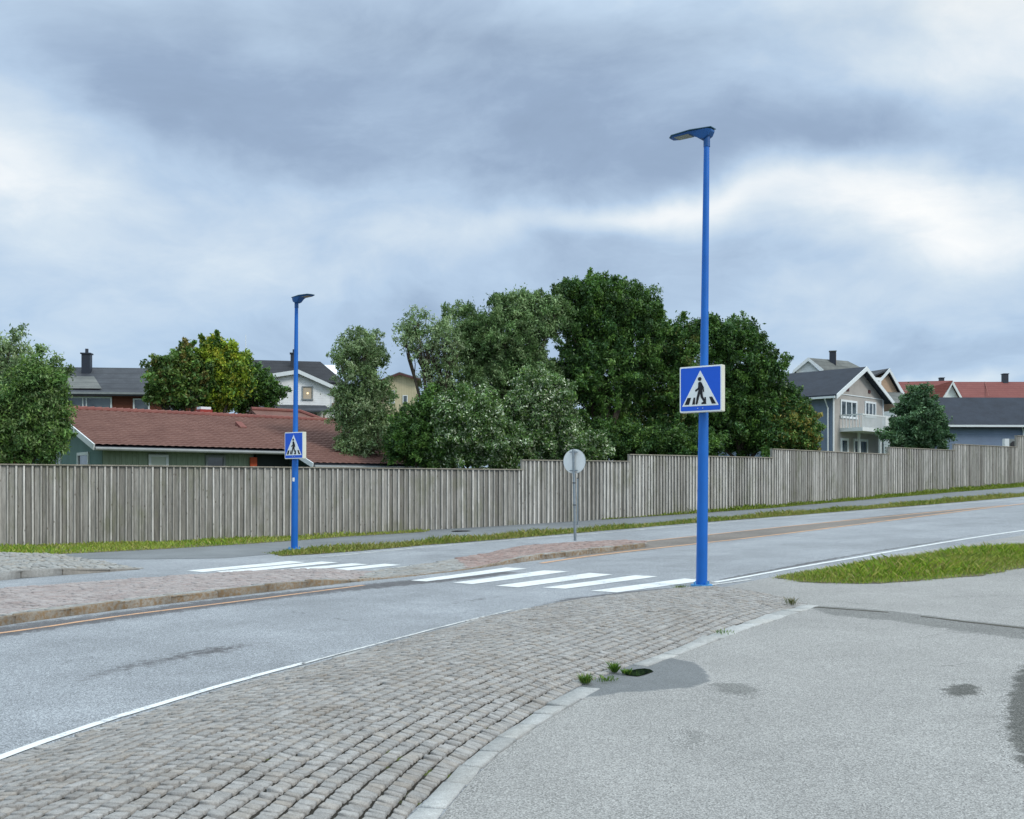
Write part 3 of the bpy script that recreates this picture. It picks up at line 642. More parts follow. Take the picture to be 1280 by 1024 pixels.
# ------------------------------------------------------------------ street lamps and signs
def lamp(px, py, top_y, lean, head_dir, label, sticker=None, grp='blue street lamps at the crossing'):
    x, y = G(px, py); z = float(zg(x, y)); H = (py-top_y)/F*y
    r = empty('street_lamp', (x, y, z), label, 'street lamp', 0, grp)
    P = MB(); hs = [0, .05, 2.4, 3.3, 3.35, H*.7, H-.30, H-.02]; rr = [.098, .098, .09, .078, .074, .062, .05, .05]
    lx = lambda h: lean*h/H
    P.tube([(lx(h), 0, h+.02) for h in hs], rr, 20).build('pole', M['blue'], r, True)
    b = MB().tube([(0, 0, 0), (0, 0, .035)], [.19, .19], 10); 
    for k in range(4):
        a = k*math.pi/2+.5; b.tube([(.15*math.cos(a), .15*math.sin(a), .035), (.15*math.cos(a), .15*math.sin(a), .085)], [.02, .02], 6)
    b.build('base_plate', M['blue_old'], r)
    MB().tube([(lx(H), 0, H-.22), (lx(H), 0, H+.04)], [.058, .058], 16).build('collar', M['headblue'], r, True)
    a = math.atan2(head_dir[1], head_dir[0]); c_, s_ = math.cos(a), math.sin(a)
    def T(p): return (lx(H)+p[0]*c_-p[1]*s_, p[0]*s_+p[1]*c_, H+p[2])
    # housing: deep wedge around the pole top that thins out into the flat panel
    sec = [(-.12, .07, .06, .02), (-.07, .10, .07, -.04), (.02, .11, .075, -.085), (.11, .11, .08, -.07), (.22, .12, .083, .015), (.30, .13, .085, .05), (.62, .125, .075, .055), (.70, .07, .066, .053)]
    h = MB(); V = []; Fc = []
    for (u, w, zt, zb) in sec: V += [T((u, -w, zt)), T((u, w, zt)), T((u, w*.8, zb)), T((u, -w*.8, zb))]
    for i in range(len(sec)-1):
        for k in range(4): q = i*4; Fc.append((q+k, q+(k+1) % 4, q+4+(k+1) % 4, q+4+k))
    Fc += [(0, 3, 2, 1), tuple(len(V)-4+k for k in range(4))]
    h.add(V, Fc); hd = h.build('lamp_head', M['headblue'], r); bevel(hd, .008)
    top = MB(); top.slab([T((-.13, -.09, .078)), T((.26, -.14, .094)), T((.64, -.135, .080)), T((.72, -.06, .072)), T((.72, .06, .072)), T((.64, .135, .080)), T((.26, .14, .094)), T((-.13, .09, .078))], (0, 0, .014))
    top.build('top_cover', M['teal'], hd)
    ln = MB(); ln.slab([T((.31, -.10, .044)), T((.60, -.095, .049)), T((.60, .095, .049)), T((.31, .10, .044))], (0, 0, .006)); ln.build('lens', M['lens'], hd)
    if sticker:
        hz = sticker; V = []; Fc = []
        for k in range(6):
            an = -math.pi/2-.45+k*.18; rad = .0935
            for zz in (-.055, .055): V.append((rad*math.cos(an), rad*math.sin(an), hz+zz*(.7 if k in (0, 5) else 1)))
        for k in range(5): Fc.append((2*k, 2*k+2, 2*k+3, 2*k+1))
        MB().add(V, Fc).build('sticker', M['sticker'], r)
    return (x, y, z, H, lx)
near_l = lamp(877, 733, 168, .09, (-.77, .64), 'tall blue street lamp standing on the end of the cobbled verge')
far_l = lamp(368, 687, 375.5, .06, (.77, -.64), 'blue street lamp in the grass by the fence, with a white sticker', 2.0)

def crossing_sign(L, top_y, bot_y, phi, label, size=.8, sx=0.):
    x, y, z, H, lx = L; zc = CAM-((top_y+bot_y)/2-HY)/F*y
    r = empty('pedestrian_crossing_sign', (x+lx(zc-z)+sx, y, zc), label, 'traffic sign', -phi, 'pedestrian crossing signs')
    # local: front faces -y; box sits in front of and around the pole
    h = size/2; D = .13; y0 = -.20
    b = MB().box(-h, h, y0, y0+D, -h, h).build('sign_box', M['signside'], r); bevel(b, .015, 3)
    def flat(name, polys, yy, mat, par, t=.004):
        m = MB()
        for P in polys: m.slab([(u*h, yy, v*h) for u, v in P], (0, t, 0))
        return m.build(name, mat, par)
    def rrect(a, b, rd, n=5):
        o = []
        for cx, cy, st in ((a-rd, b-rd, 0), (-a+rd, b-rd, 90), (-a+rd, -b+rd, 180), (a-rd, -b+rd, 270)):
            for k in range(n+1): o.append((cx+rd*math.cos(R(st+90*k/n)), cy+rd*math.sin(R(st+90*k/n))))
        return o[::-1]
    flat('border', [rrect(.985, .985, .08)], y0-.004, M['signwhite'], b)
    flat('blue_face', [rrect(.93, .93, .05)], y0-.008, M['signblue'], b)
    flat('white_triangle', [[(-.86, -.73), (0, .80), (.86, -.73)]], y0-.012, M['signwhite'], b)
    # pictogram: four zebra bars, walking figure
    bars = [[(-.74, -.66), (-.60, -.36), (-.43, -.36), (-.53, -.66)], [(-.38, -.66), (-.31, -.36), (-.23, -.36), (-.25, -.66)], [(-.20, -.66), (-.21, -.58), (-.15, -.58), (-.14, -.66)],
            [(.06, -.66), (.06, -.60), (.26, -.50), (.29, -.66)], [(.20, -.36), (.22, -.50), (.28, -.50), (.26, -.36)], [(.42, -.36), (.56, -.36), (.74, -.66), (.55, -.66)]]
    for q_ in bars: flat('zebra_bar', [q_], y0-.016, M['signblack'], b)
    head = [(-.02+.085*math.cos(k*math.pi/8), .43+.085*math.sin(k*math.pi/8)) for k in range(16)][::-1]
    fig = [head,
           [(-.09, .08), (-.09, .27), (-.04, .30), (.04, .30), (.09, .24), (.12, .08), (.10, -.12), (-.08, -.12)],
           [(-.08, .20), (-.10, .05), (-.22, -.03), (-.24, -.09), (-.18, -.10), (-.06, -.01)],
           [(.06, .28), (.17, .07), (.19, -.13), (.13, -.13), (.11, .06), (.05, .16)],
           [(-.09, -.10), (.03, -.12), (-.06, -.38), (-.11, -.58), (-.20, -.60), (-.17, -.38)],
           [(-.01, -.12), (.11, -.10), (.13, -.32), (.25, -.50), (.18, -.58), (.03, -.36)],
           [(-.25, -.62), (-.11, -.57), (-.10, -.62)], [(.14, -.62), (.25, -.50), (.29, -.53), (.20, -.62)]]
    flat('walking_figure', fig, y0-.020, M['signblack'], b)
    for u in (-.12, .12):
        for v_ in (-.83, .965): MB().tube([(u*h, y0-.014, v_*h), (u*h, y0-.004, v_*h)], [.007, .007], 8).build('screw', M['signwhite'], b)
    for zz in (-.2, .2): MB().tube([(0, .0, zz-.02), (0, .0, zz+.02)], [.115, .115], 16).build('bracket', M['galv'], r)
    return r
crossing_sign(near_l, 459, 516, R(36), 'large blue pedestrian crossing sign box on the near tall lamp post', .80, .03)
crossing_sign(far_l, 541.5, 573, R(36), 'small looking blue pedestrian crossing sign on the far lamp post before the red roof', .76, .11)

x, y = G(719, 681); z = float(zg(x, y)); r0 = raise_at(x, y)
rs = empty('round_road_sign', (x, y, z+r0), 'round traffic sign seen from its grey back, on the red paved island', 'traffic sign')
Hs = (681-566)/F*y
MB().tube([(0, 0, 0), (-.05, 0, Hs-.02)], [.04, .038], 14).build('post', M['galv'], rs, True)
a = R(30); nx_, ny_ = math.sin(a), math.cos(a); hz = (681-581.5)/F*y; cx0 = -.045
dd = MB().tube([(cx0+nx_*.05, ny_*.05, hz), (cx0+nx_*.058, ny_*.058, hz)], [.345, .345], 40).build('disc', M['signback'], rs, True)
MB().tube([(cx0+nx_*.045, ny_*.045, hz), (cx0+nx_*.062, ny_*.062, hz)], [.352, .352], 40, cap=False).build('rim', M['galv'], dd, True)
for k in (-.26, .26): MB().bar((cx0-.12*ny_, .12*nx_, hz+k), (cx0+.12*ny_, -.12*nx_, hz+k), .05, .03).build('clamp', M['galv'], rs)
for k in (.63, .39): MB().tube([(-.05*k, 0, Hs*k-.012), (-.05*k, 0, Hs*k+.012)], [.05, .05], 14).build('band', M['iron'], rs)
x, y = G(722, 656.5); z = float(zg(x, y))
tp = empty('thin_post', (x, y, z), 'thin grey post by the footpath, behind the round sign', 'post')
MB().tube([(0, 0, 0), (0, 0, 1.75)], [.03, .03], 10).build('post_tube', M['galv'], tp, True)
MB().tube([(0, 0, 1.75), (0, 0, 1.78)], [.034, .034], 10).build('post_cap', M['iron'], tp)
x, y = G(577, 664.5); z = float(zg(x, y))
mh = empty('manhole_cover', (x, y, z+.007), 'round dark iron manhole cover in the footpath before the fence', 'manhole cover')
MB().tube([(0, 0, 0), (0, 0, .012)], [.36, .36], 28).build('frame', M['iron'], mh)
m = MB().tube([(0, 0, .012), (0, 0, .018)], [.31, .31], 28)
for k in range(-4, 5): m.box(-.24, .24, k*.06-.012, k*.06+.012, .018, .024)
m.build('lid', M['iron'], mh)
# weeds
def weed(px, py, h, n, label, dx=0.12, pal=GP, broad=False):
    x, y = G(px, py); z = float(zg(x, y))+.015; V = []; T = []; P = [lin(c) for c in pal]
    for _ in range(n):
        a = random.uniform(0, 6.28); r_ = random.uniform(0, dx*.35); bx, by = r_*math.cos(a), r_*math.sin(a)
        a += random.gauss(0, .5); hh = h*random.uniform(.4, 1.1); ln = random.uniform(.2, .9)*hh; w = (.009 if broad else .004)*random.uniform(.7, 1.3); c = P[random.randrange(len(P))]
        sx, sy = -math.sin(a)*w, math.cos(a)*w
        V += [(bx, by, 0), (bx+ln*.5*math.cos(a)+sx, by+ln*.5*math.sin(a)+sy, hh*.6), (bx+ln*math.cos(a), by+ln*math.sin(a), hh*.9), (bx+ln*.5*math.cos(a)-sx, by+ln*.5*math.sin(a)-sy, hh*.62)]
        T += [c]*4
    o = mesh_np('weed_tuft', V, np.arange(len(V)).reshape(-1, 4), M['blade'], tint=np.array(T)); o.location = (x, y, z)
    tag(o, label, 'weed', 'weeds in the paving joints')
WP = [(74, 112, 40), (98, 132, 48), (120, 140, 60), (60, 92, 36)]
weed(732, 857, .10, 180, 'grassy weed tuft left of the puddle at the kerb', .12, WP)
weed(768, 843, .11, 90, 'upright leafy weed at the left end of the puddle', .08, WP, True)
weed(757, 853, .05, 90, 'low green moss and grass strip just below the puddle weed', .35, WP)
weed(783, 845, .06, 70, 'small weed growing in the drain puddle', .12, WP, True)
weed(990, 758, .14, 80, 'dark weed tuft near the pointed end of the cobbles', .22, [(70, 92, 44), (96, 100, 60), (120, 110, 80)])
weed(905, 794, .06, 60, 'low weed strip on the kerb below the lamp post', .4, WP)
weed(852, 738, .09, 120, 'flat grass tuft at the left foot of the near lamp post', .5, [(98, 118, 50), (120, 130, 70), (84, 100, 44)])
weed(876, 777, .05, 60, 'tiny brownish weed between the setts below the lamp', .3, [(120, 118, 60), (110, 96, 60)])

# ------------------------------------------------------------------ trees
def tree(name, label, blobs, y, trunk, n, pal, leaf=.13, mat='leaf', bark='bark', sig=.3, clumps=220, droop=0., sparse=0., grp='trees behind the fence', slender=.42, thick=.8, cat='tree', same=.65):
    C = np.array([W(b[0], b[1], y+(b[4] if len(b) > 4 else 0)) for b in blobs]); Rr = np.array([(b[2]/F*y, b[3]/F*y) for b in blobs])
    tx = (trunk-640)/F*y; zb = float(zg(tx, y))-.05
    r = empty(name, (tx, y, zb), label, cat, 0, grp); n = int(n*1.25); leaf *= .92
    vol = Rr[:, 0]**1.4*Rr[:, 1]; nc = np.maximum(4, (1.35*clumps*vol/vol.sum()).astype(int)); cc = []; par = []
    for i in range(len(blobs)):
        v = rng.normal(size=(nc[i], 3)); v /= np.linalg.norm(v, axis=1)[:, None]; rad = rng.uniform(.25, 1, nc[i])**.55*np.where(rng.random(nc[i]) < .07, rng.uniform(1.05, 1.28, nc[i]), rng.uniform(.78, 1.1, nc[i]))
        cc.append(C[i]+v*rad[:, None]*np.array([Rr[i, 0], max(Rr[i, 0], .8)*thick, Rr[i, 1]])); par += [i]*nc[i]
    cc = np.concatenate(cc); par = np.array(par); ok = cc[:, 2] > zb+.3; cc = cc[ok]; par = par[ok]
    m = len(cc); wt = rng.uniform(.4, 1.3, m)**1.2; wt /= wt.sum(); k = rng.choice(m, n, p=wt)
    # each clump is a spray of leaves along a twig that grows outward and up
    tw = cc-C[par]; tw /= np.linalg.norm(tw, axis=1)[:, None]+1e-6; tw = tw+rng.normal(0, .55, tw.shape); tw[:, 2] += .25-droop*1.2; tw /= np.linalg.norm(tw, axis=1)[:, None]
    tl = sig*rng.uniform(1.2, 3.8, m); cs = sig*rng.uniform(.34, .85, m)
    u_ = rng.random(n)**.8; off = rng.normal(size=(n, 3)); off = np.clip(off, -1.9, 1.9)*(cs[k]*(1.15-.75*u_))[:, None]
    P = cc[k]+tw[k]*(tl[k]*(u_-.45))[:, None]+off
    if droop: P[:, 2] -= droop*.6*u_**2*tl[k]
    a = rng.normal(size=(n, 3)); a[:, 2] -= .3+droop; a /= np.linalg.norm(a, axis=1)[:, None]
    b = np.cross(a, rng.normal(size=(n, 3))); b /= np.linalg.norm(b, axis=1)[:, None]
    L = leaf*rng.uniform(.6, 1.4, n)[:, None]*.54; Wd = L*slender
    V = np.stack([P-a*L, P+b*Wd, P+a*L, P-b*Wd], 1)-np.array([tx, y, zb])
    pal = np.array([lin(c) for c in pal]); ct = rng.integers(0, len(pal), m); lt = np.where(rng.random(n) < same, ct[k], rng.integers(0, len(pal), n))
    T = pal[lt]*(rng.uniform(.7, 1.3, m)[k]*rng.uniform(.8, 1.45, n))[:, None]
    mesh_np('crown', V, np.arange(4*n).reshape(n, 4), M[mat], r, tint=np.repeat(T*1.52, 4, 0))
    # trunk, limbs, branches
    tb = MB(); base = np.array([0, 0, 0.]); lo = C[:, 2].min()-zb
    fork = np.array([0, 0, max(.4, min(lo*.55, 2.2))]); hgt = C[:, 2].max()-zb; tr = max(.06, hgt*.016)
    tb.tube([(0, 0, -.2), (.03, .02, fork[2]*.5), tuple(fork)], [tr*1.4, tr*1.05, tr*.9], 9)
    hubs = []
    for i in range(len(blobs)):
        h = C[i]-np.array([tx, y, zb])-np.array([0, 0, Rr[i, 1]*.25]); md = (fork+h)/2+rng.normal(size=3)*.12+np.array([0, 0, .1*hgt*.3])
        tb.tube([tuple(fork), tuple(md), tuple(h)], [tr*.75, tr*.5, tr*.3], 7); hubs.append(h)
    for j in rng.choice(m, min(m, 110), replace=False):
        h = hubs[par[j]]; e = cc[j]-np.array([tx, y, zb]); s0 = h+(fork-h)*rng.uniform(0, .35); md = (s0+e)/2+rng.normal(size=3)*.12-np.array([0, 0, .05])
        tb.tube([tuple(s0), tuple(md), tuple(e)], [tr*.22, tr*.13, .006], 4)
    tb.build('trunk', M[bark], r, True)
    return r
DG = [(48, 74, 34), (60, 88, 38), (40, 62, 32), (74, 100, 44), (52, 80, 44)]
MG = [(64, 92, 44), (78, 106, 52), (54, 80, 42), (92, 116, 58)]
WG = [(104, 122, 86), (90, 110, 74), (122, 136, 104), (76, 98, 62), (84, 104, 64)]
SV = [(96, 116, 84), (120, 134, 106), (78, 100, 62), (176, 182, 160), (68, 92, 54), (60, 84, 48)]
RW = [(78, 96, 46), (88, 104, 46), (66, 88, 42), (60, 82, 42), (98, 92, 50)]
YL = [(118, 134, 42), (102, 122, 42), (128, 130, 46), (78, 102, 40), (64, 92, 38)]
tree('willow_tree', 'sparse tall willow at the left edge of the photo, behind the lower one', [(-28, 460, 48, 62), (12, 432, 18, 30), (-60, 520, 60, 60), (28, 470, 14, 26)], 42, -30, 24000, WG, .16, 'silver', 'bark_pale', .28, 230, .3, slender=.35)
tree('willow_tree', 'low drooping willow hiding the left gable of the green house', [(20, 525, 44, 58), (52, 480, 32, 40), (60, 545, 26, 34), (-15, 550, 40, 40), (74, 470, 9, 20), (66, 520, 22, 40)], 37, 20, 52000, MG+[(100, 118, 76), (88, 108, 66)], .13, 'silver', 'bark', .24, 420, .4, slender=.38)
tree('rowan_tree', 'reddish brown rowan left of the yellow-green one, above the red roof', [(218, 470, 30, 34), (232, 446, 16, 16), (205, 490, 24, 22), (196, 462, 12, 12), (245, 480, 18, 28)], 56, 222, 22000, RW+MG[:2], .2, sig=.3, clumps=130, slender=.5)
tree('rowan_tree', 'yellow-green rowan at the middle of the group above the red roof', [(272, 450, 24, 24), (258, 434, 14, 12), (288, 475, 24, 28), (266, 492, 24, 20), (284, 432, 12, 9), (298, 460, 14, 18)], 57, 268, 26000, YL, .2, sig=.3, clumps=150, slender=.5)
tree('bushy_tree', 'dark green bushy tree beside the white gable house', [(318, 482, 22, 22), (338, 492, 14, 16), (305, 495, 20, 18)], 60, 320, 14000, DG+MG[:1], .2, sig=.32, clumps=110, slender=.5)
tree('willow_tree', 'pale grey-green willow right of the far lamp post', [(456, 438, 32, 26), (438, 430, 14, 16), (452, 475, 30, 34), (450, 520, 30, 40), (428, 505, 16, 26), (480, 500, 14, 30), (425, 448, 10, 12), (446, 560, 26, 26), (472, 535, 24, 30)], 46, 452, 34000, WG, .15, 'silver', 'bark_pale', .27, 330, .3, slender=.34)
tree('willow_tree', 'sparse twiggy willow with open top left of the big thicket', [(532, 425, 34, 26), (522, 400, 22, 14), (506, 418, 14, 14), (562, 430, 22, 34), (548, 470, 26, 28), (545, 408, 10, 14)], 46, 545, 7500, WG, .15, 'silver', 'bark', .22, 210, .3, slender=.32)
tree('shrub', 'dark green round shrub rising above the fence under the sparse willow', [(520, 540, 34, 36), (545, 515, 26, 30), (500, 560, 24, 22), (535, 565, 36, 20)], 44, 522, 42000, DG+MG[:2], .13, sig=.22, clumps=260)
tree('willow_tree', 'broad grey-green willow crown in the middle of the thicket', [(635, 425, 56, 46), (600, 425, 34, 30), (630, 385, 24, 16), (665, 400, 34, 30), (600, 480, 50, 50), (660, 470, 44, 40), (618, 376, 6, 12), (688, 395, 26, 32), (578, 402, 26, 24), (650, 374, 22, 12)], 48, 625, 90000, [(92, 112, 74), (80, 102, 62), (104, 122, 84), (64, 88, 50), (72, 96, 54)], .14, 'silver', 'bark_pale', .26, 560, .3, slender=.36)
tree('shrub', 'silver-leaved shrub with white flecks just behind the lower fence', [(590, 525, 46, 42), (570, 560, 40, 26), (620, 555, 40, 34), (560, 520, 20, 26)], 43.6, 590, 80000, SV[:3]+MG+DG[:2]+[(172, 180, 160)], .13, 'silver', sig=.24, clumps=420, slender=.4, same=.2)
tree('shrub', 'silver-leaved shrub behind the fence step, left of the round sign', [(670, 505, 38, 44), (690, 540, 36, 40), (655, 550, 34, 34), (725, 560, 32, 22), (700, 500, 20, 30)], 44.6, 680, 80000, SV+MG, .13, 'silver', sig=.24, clumps=420, slender=.4, same=.2)
tree('deciduous_tree', 'tallest dark green tree at the centre of the thicket', [(745, 400, 52, 52), (720, 375, 32, 28), (788, 385, 40, 36), (745, 365, 36, 18), (800, 430, 34, 50), (745, 470, 60, 50), (815, 400, 18, 30)], 49, 750, 105000, DG+MG[:2], .15, sig=.27, clumps=520)
tree('deciduous_tree', 'dark leafy tree behind the blue crossing sign box', [(850, 440, 36, 44), (855, 410, 18, 16), (820, 480, 44, 44), (850, 500, 44, 44), (840, 545, 50, 30), (790, 545, 50, 34), (760, 520, 40, 40)], 50, 838, 90000, DG+MG[:1]+[(84, 90, 46)], .15, sig=.27, clumps=480)
tree('deciduous_tree', 'rounded dark tree right of the tall lamp post', [(920, 450, 48, 48), (895, 420, 30, 26), (935, 425, 26, 24), (950, 480, 40, 42), (900, 510, 50, 50), (960, 530, 46, 34), (985, 510, 26, 36), (880, 540, 40, 26), (930, 545, 60, 24)], 51, 930, 105000, DG+MG[:1], .16, sig=.28, clumps=560)
tree('shrub', 'dense dark low shrub filling the gap behind the fence between sign and thicket trees', [(770, 555, 50, 26), (820, 560, 44, 24), (720, 545, 26, 30), (865, 560, 40, 22)], 47.5, 790, 50000, DG, .14, sig=.24, clumps=300)
tree('shrub', 'olive brown tipped shrub before the grey house at the thicket end', [(995, 530, 26, 30), (1008, 545, 16, 20), (970, 545, 26, 22)], 50.5, 992, 24000, MG+[(104, 100, 48), (120, 112, 56)], .15, sig=.24, clumps=160)
tree('small_tree', 'small rounded dark green tree between the grey house and blue garage', [(1145, 525, 30, 30), (1150, 505, 20, 22), (1142, 490, 7, 12), (1130, 545, 28, 20), (1166, 545, 24, 20), (1158, 520, 22, 26)], 60, 1146, 34000, [(58, 84, 58), (70, 98, 68), (50, 74, 50), (86, 112, 82)], .17, sig=.25, clumps=230)

# ------------------------------------------------------------------ houses
def house(name, x, y, rz, label, cat='house'):
    z = float(zg(x, y))-.1
    return empty(name, (x, y, z), label, cat, rz), z
def gable_wall(h, x0, x1, y0, y1, ze, zr, mat, name='wall', ym=None):
    ym = (y0+y1)/2 if ym is None else ym
    m = MB().slab([(x0, y0, 0), (x0, y1, 0), (x0, y1, ze), (x0, ym, zr), (x0, y0, ze)], (x1-x0, 0, 0))
    return m.build(name, mat, h)
def gable_roof(h, x0, x1, y0, y1, ze, zr, mat, ov=.4, og=.35, t=.14, name='roof', ym=None, yf=None):
    ym = (y0+y1)/2 if ym is None else ym; m = MB()
    sl = (zr-ze)/(ym-y0); sb = (zr-ze)/(y1-ym)
    a, b = x0-og, x1+og; u = .02
    m.slab([(a, y0-ov, ze-sl*ov+u), (b, y0-ov, ze-sl*ov+u), (b, ym, zr+u), (a, ym, zr+u)], (0, 0, t))
    m.slab([(a, ym, zr+u), (b, ym, zr+u), (b, y1+ov, ze-sb*ov+u), (a, y1+ov, ze-sb*ov+u)], (0, 0, t))
    return m.build(name, mat, h)
def barge(h, xs, y0, y1, ze, zr, mat, ov=.4, w=.22, ym=None, name='bargeboard', t=.05):
    ym = (y0+y1)/2 if ym is None else ym; sl = (zr-ze)/(ym-y0); sb = (zr-ze)/(y1-ym); m = MB()
    for x in xs:
        m.slab([(x, y0-ov, ze-sl*ov+.17), (x, ym, zr+.17), (x, ym, zr+.17-w), (x, y0-ov, ze-sl*ov+.17-w)], (t, 0, 0))
        m.slab([(x, ym, zr+.17), (x, y1+ov, ze-sb*ov+.17), (x, y1+ov, ze-sb*ov+.17-w), (x, ym, zr+.17-w)], (t, 0, 0))
    return m.build(name, mat, h)
def window(h, face, p, u0, u1, z0, z1, mull=(), fw=.09, pane='glass', mat='trim', name='window', rail=()):
    # face 'f': wall plane y=p facing -y ; 'l': plane x=p facing -x ; 'r': plane x=p facing +x
    def bx(m, a, b, c, d, o0, o1):
        if face == 'f': m.box(a, b, p-o1, p-o0, c, d)
        elif face == 'l': m.box(p-o1, p-o0, a, b, c, d)
        else: m.box(p+o0, p+o1, a, b, c, d)
    m = MB()
    bx(m, u0, u0+fw, z0, z1, .0, .07); bx(m, u1-fw, u1, z0, z1, .0, .07); bx(m, u0+fw, u1-fw, z1-fw, z1, .0, .068); bx(m, u0-.03, u1+.03, z0-fw*.6, z0+fw*.4, .002, .1)
    for q in mull: bx(m, q-fw*.4, q+fw*.4, z0+fw*.4, z1-fw, .0, .06)
    for q in rail: bx(m, u0+fw, u1-fw, q-fw*.3, q+fw*.3, .0, .055)
    w = m.build(name, M[mat], h); g = MB(); bx(g, u0+fw, u1-fw, z0+fw*.4, z1-fw, .0, .02); g.build('pane', M[pane], w)
    return w
def chimney(h, x, y, z0, z1, w, d, mat, cap='chim', par=None, extra=True):
    c = MB().box(x-w/2, x+w/2, y-d/2, y+d/2, z0, z1).build('chimney', M[mat], par or h)
    m = MB().box(x-w/2-.06, x+w/2+.06, y-d/2-.06, y+d/2+.06, z1+.002, z1+.08)
    if extra: m.tube([(x, y, z1+.08), (x, y, z1+.35)], [.1, .1], 8)
    m.build('chimney_cap', M[cap], h)
    return c

# --- green house with the long red tiled roof
th = R(38); x, y, _ = W(131, 556, 40)
h, z0 = house('green_house', x, y, th, 'green boarded house under a long red-brown tiled roof, behind the fence')
ze = 3.44-z0; zr = 5.10-z0; b = 6.0
def tiled(name, x0, x1, ya, za, yb, zb, mat, par, course=.36, wave=.3):
    n = int(round(math.hypot(yb-ya, zb-za)/course)); nxx = int((x1-x0)/(wave/4)); V = []; Fc = []; xs = np.linspace(x0, x1, nxx)
    rows = []
    for k in range(n):
        for f, lift in ((0, .045), (.06, .052), (1, .01)): rows.append(((k+f)/n, lift))
    for fr, lf_ in rows:
        for i, xx in enumerate(xs): V.append((xx, ya+(yb-ya)*fr, za+(zb-za)*fr+lf_+.03*abs(math.sin(math.pi*(xx-x0)/wave))))
    for r_ in range(len(rows)-1):
        for i in range(nxx-1): a = r_*nxx+i; Fc.append((a, a+1, a+nxx+1, a+nxx))
    return mesh_np(name, V, Fc, mat, par)
gable_wall(h, 0, 8.0, .35, 2*b-.35, ze-.12, zr-.05, M['green_shaded'])  # gable facing away from the light, its shade put into the colour
m = MB().box(.02, 6.2, .25, .345, 0, ze-.1)
for k in range(28): m.box(.05+k*.22, .09+k*.22, .225, .25, 0, ze-.12)
m.build('front_cladding', M['green'], h)
m = MB()
m.slab([(-.5, -.4, ze-.16), (7.6, -.4, ze-.16), (7.6, b, zr-.02), (-.5, b, zr-.02)], (0, 0, .10)); m.slab([(-.5, b, zr-.02), (14.5, b, zr-.02), (14.5, 2*b+.4, ze-.16), (-.5, 2*b+.4, ze-.16)], (0, 0, .10))
sl = (zr-ze)/b; c2 = 2.6
m.slab([(7.6, -c2, ze-sl*c2-.02), (14.5, -c2, ze-sl*c2-.02), (14.5, b, zr-.02), (7.6, b, zr-.02)], (0, 0, .10))
rf = m.build('roof', M['chim'], h)
tiled('roof_tiles', -.5, 7.6, -.45, ze-.04, b, zr+.10, M['redtile'], rf)
tiled('roof_tiles', 7.6, 14.5, -c2-.05, ze-sl*c2+.06, b, zr+.10, M['redtile'], rf)
m = MB(); 
for k in range(48): m.tube([(-.55+k*.31, b, zr+.12), (-.22+k*.31, b, zr+.145)], [.13, .145], 8)
m.build('ridge_tiles', M['redridge'], rf)
m = MB(); m.bar((-.53, -.45, ze-.1), (-.53, b, zr+.04), .05, .24); m.bar((-.53, 2*b+.4, ze-.1), (-.53, b, zr+.04), .05, .24); m.build('bargeboard', M['trim'], h)
MB().bar((7.57, -c2, ze-sl*c2-.0), (7.57, -.3, ze+.0), .05, .2).build('bargeboard', M['trim'], h)
m = MB(); m.tube([(-.5, -.5, ze-.16), (7.5, -.5, ze-.16)], [.07, .07], 8); m.tube([(7.6, -c2-.1, ze-sl*c2-.06), (14.5, -c2-.1, ze-sl*c2-.06)], [.07, .07], 8); m.build('gutter', M['gutter'], h)
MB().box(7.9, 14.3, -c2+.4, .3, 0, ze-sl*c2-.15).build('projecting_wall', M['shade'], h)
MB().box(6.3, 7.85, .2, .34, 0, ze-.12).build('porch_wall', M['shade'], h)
window(h, 'f', .225, 1.75, 2.55, ze-1.3, ze-.32, (), .1, 'blind')
window(h, 'f', .225, 4.1, 4.95, ze-1.35, ze-.3, (), .09, 'glass', 'gutter')
window(h, 'l', 0, 2.0, 3.6, ze-1.05, ze-.2, (), .12, 'glass')
window(h, 'l', 0, 6.2, 7.8, ze-1.05, ze-.2, (), .12, 'glass')
c = MB().box(6.2, 6.8, b+.2, b+.8, zr-.3, zr+.42).build('chimney', M['brick'], rf); 
MB().box(6.25, 6.75, b+.25, b+.75, zr+.422, zr+.54).build('chimney_cap', M['white'], h)
m = MB(); m.slab([(7.0, 3.4, zr-.68), (7.3, 3.4, zr-.68), (7.3, 4., zr-.40), (7.0, 4., zr-.40)], (0, 0, .16)); m.build('roof_vent', M['redridge'], h)
m = MB(); m.box(6.0, 6.3, .05, .12, 1.1, ze-.35); m.build('orange_shutter', M['orange'], h)

# --- second red roof behind, seen over the right wing
x, y, _ = W(375, 540, 56)
h, z0 = house('red_roofed_house', x, y, R(38), 'red tiled roof just behind the long red roof, below the white house')
zr2 = W(0, 521.5, 58)[2]-z0; ze2 = zr2-1.6
gable_wall(h, -2.6, 1.2, -3.4, 3.4, ze2, zr2-.05, M['green_shaded']); 
m = MB(); m.slab([(-2.8, -4, ze2-.28), (3.4, -4, ze2-.28), (0, 0, zr2), (-2.8, 0, zr2)], (0, 0, .14)); m.slab([(-2.8, 0, zr2), (0, 0, zr2), (3.4, 4, ze2-.28), (-2.8, 4, ze2-.28)], (0, 0, .14)); m.slab([(3.4, -4, ze2-.28), (3.4, 4, ze2-.28), (0, 0, zr2)], (0, 0, .14))
m.build('roof', M['redtile'], h)
m = MB(); m.tube([(-2.8, 0, zr2+.16), (0, 0, zr2+.16), (3.4, -4, ze2-.1)], [.12, .12, .1], 8); m.build('ridge_tiles', M['redridge'], h)

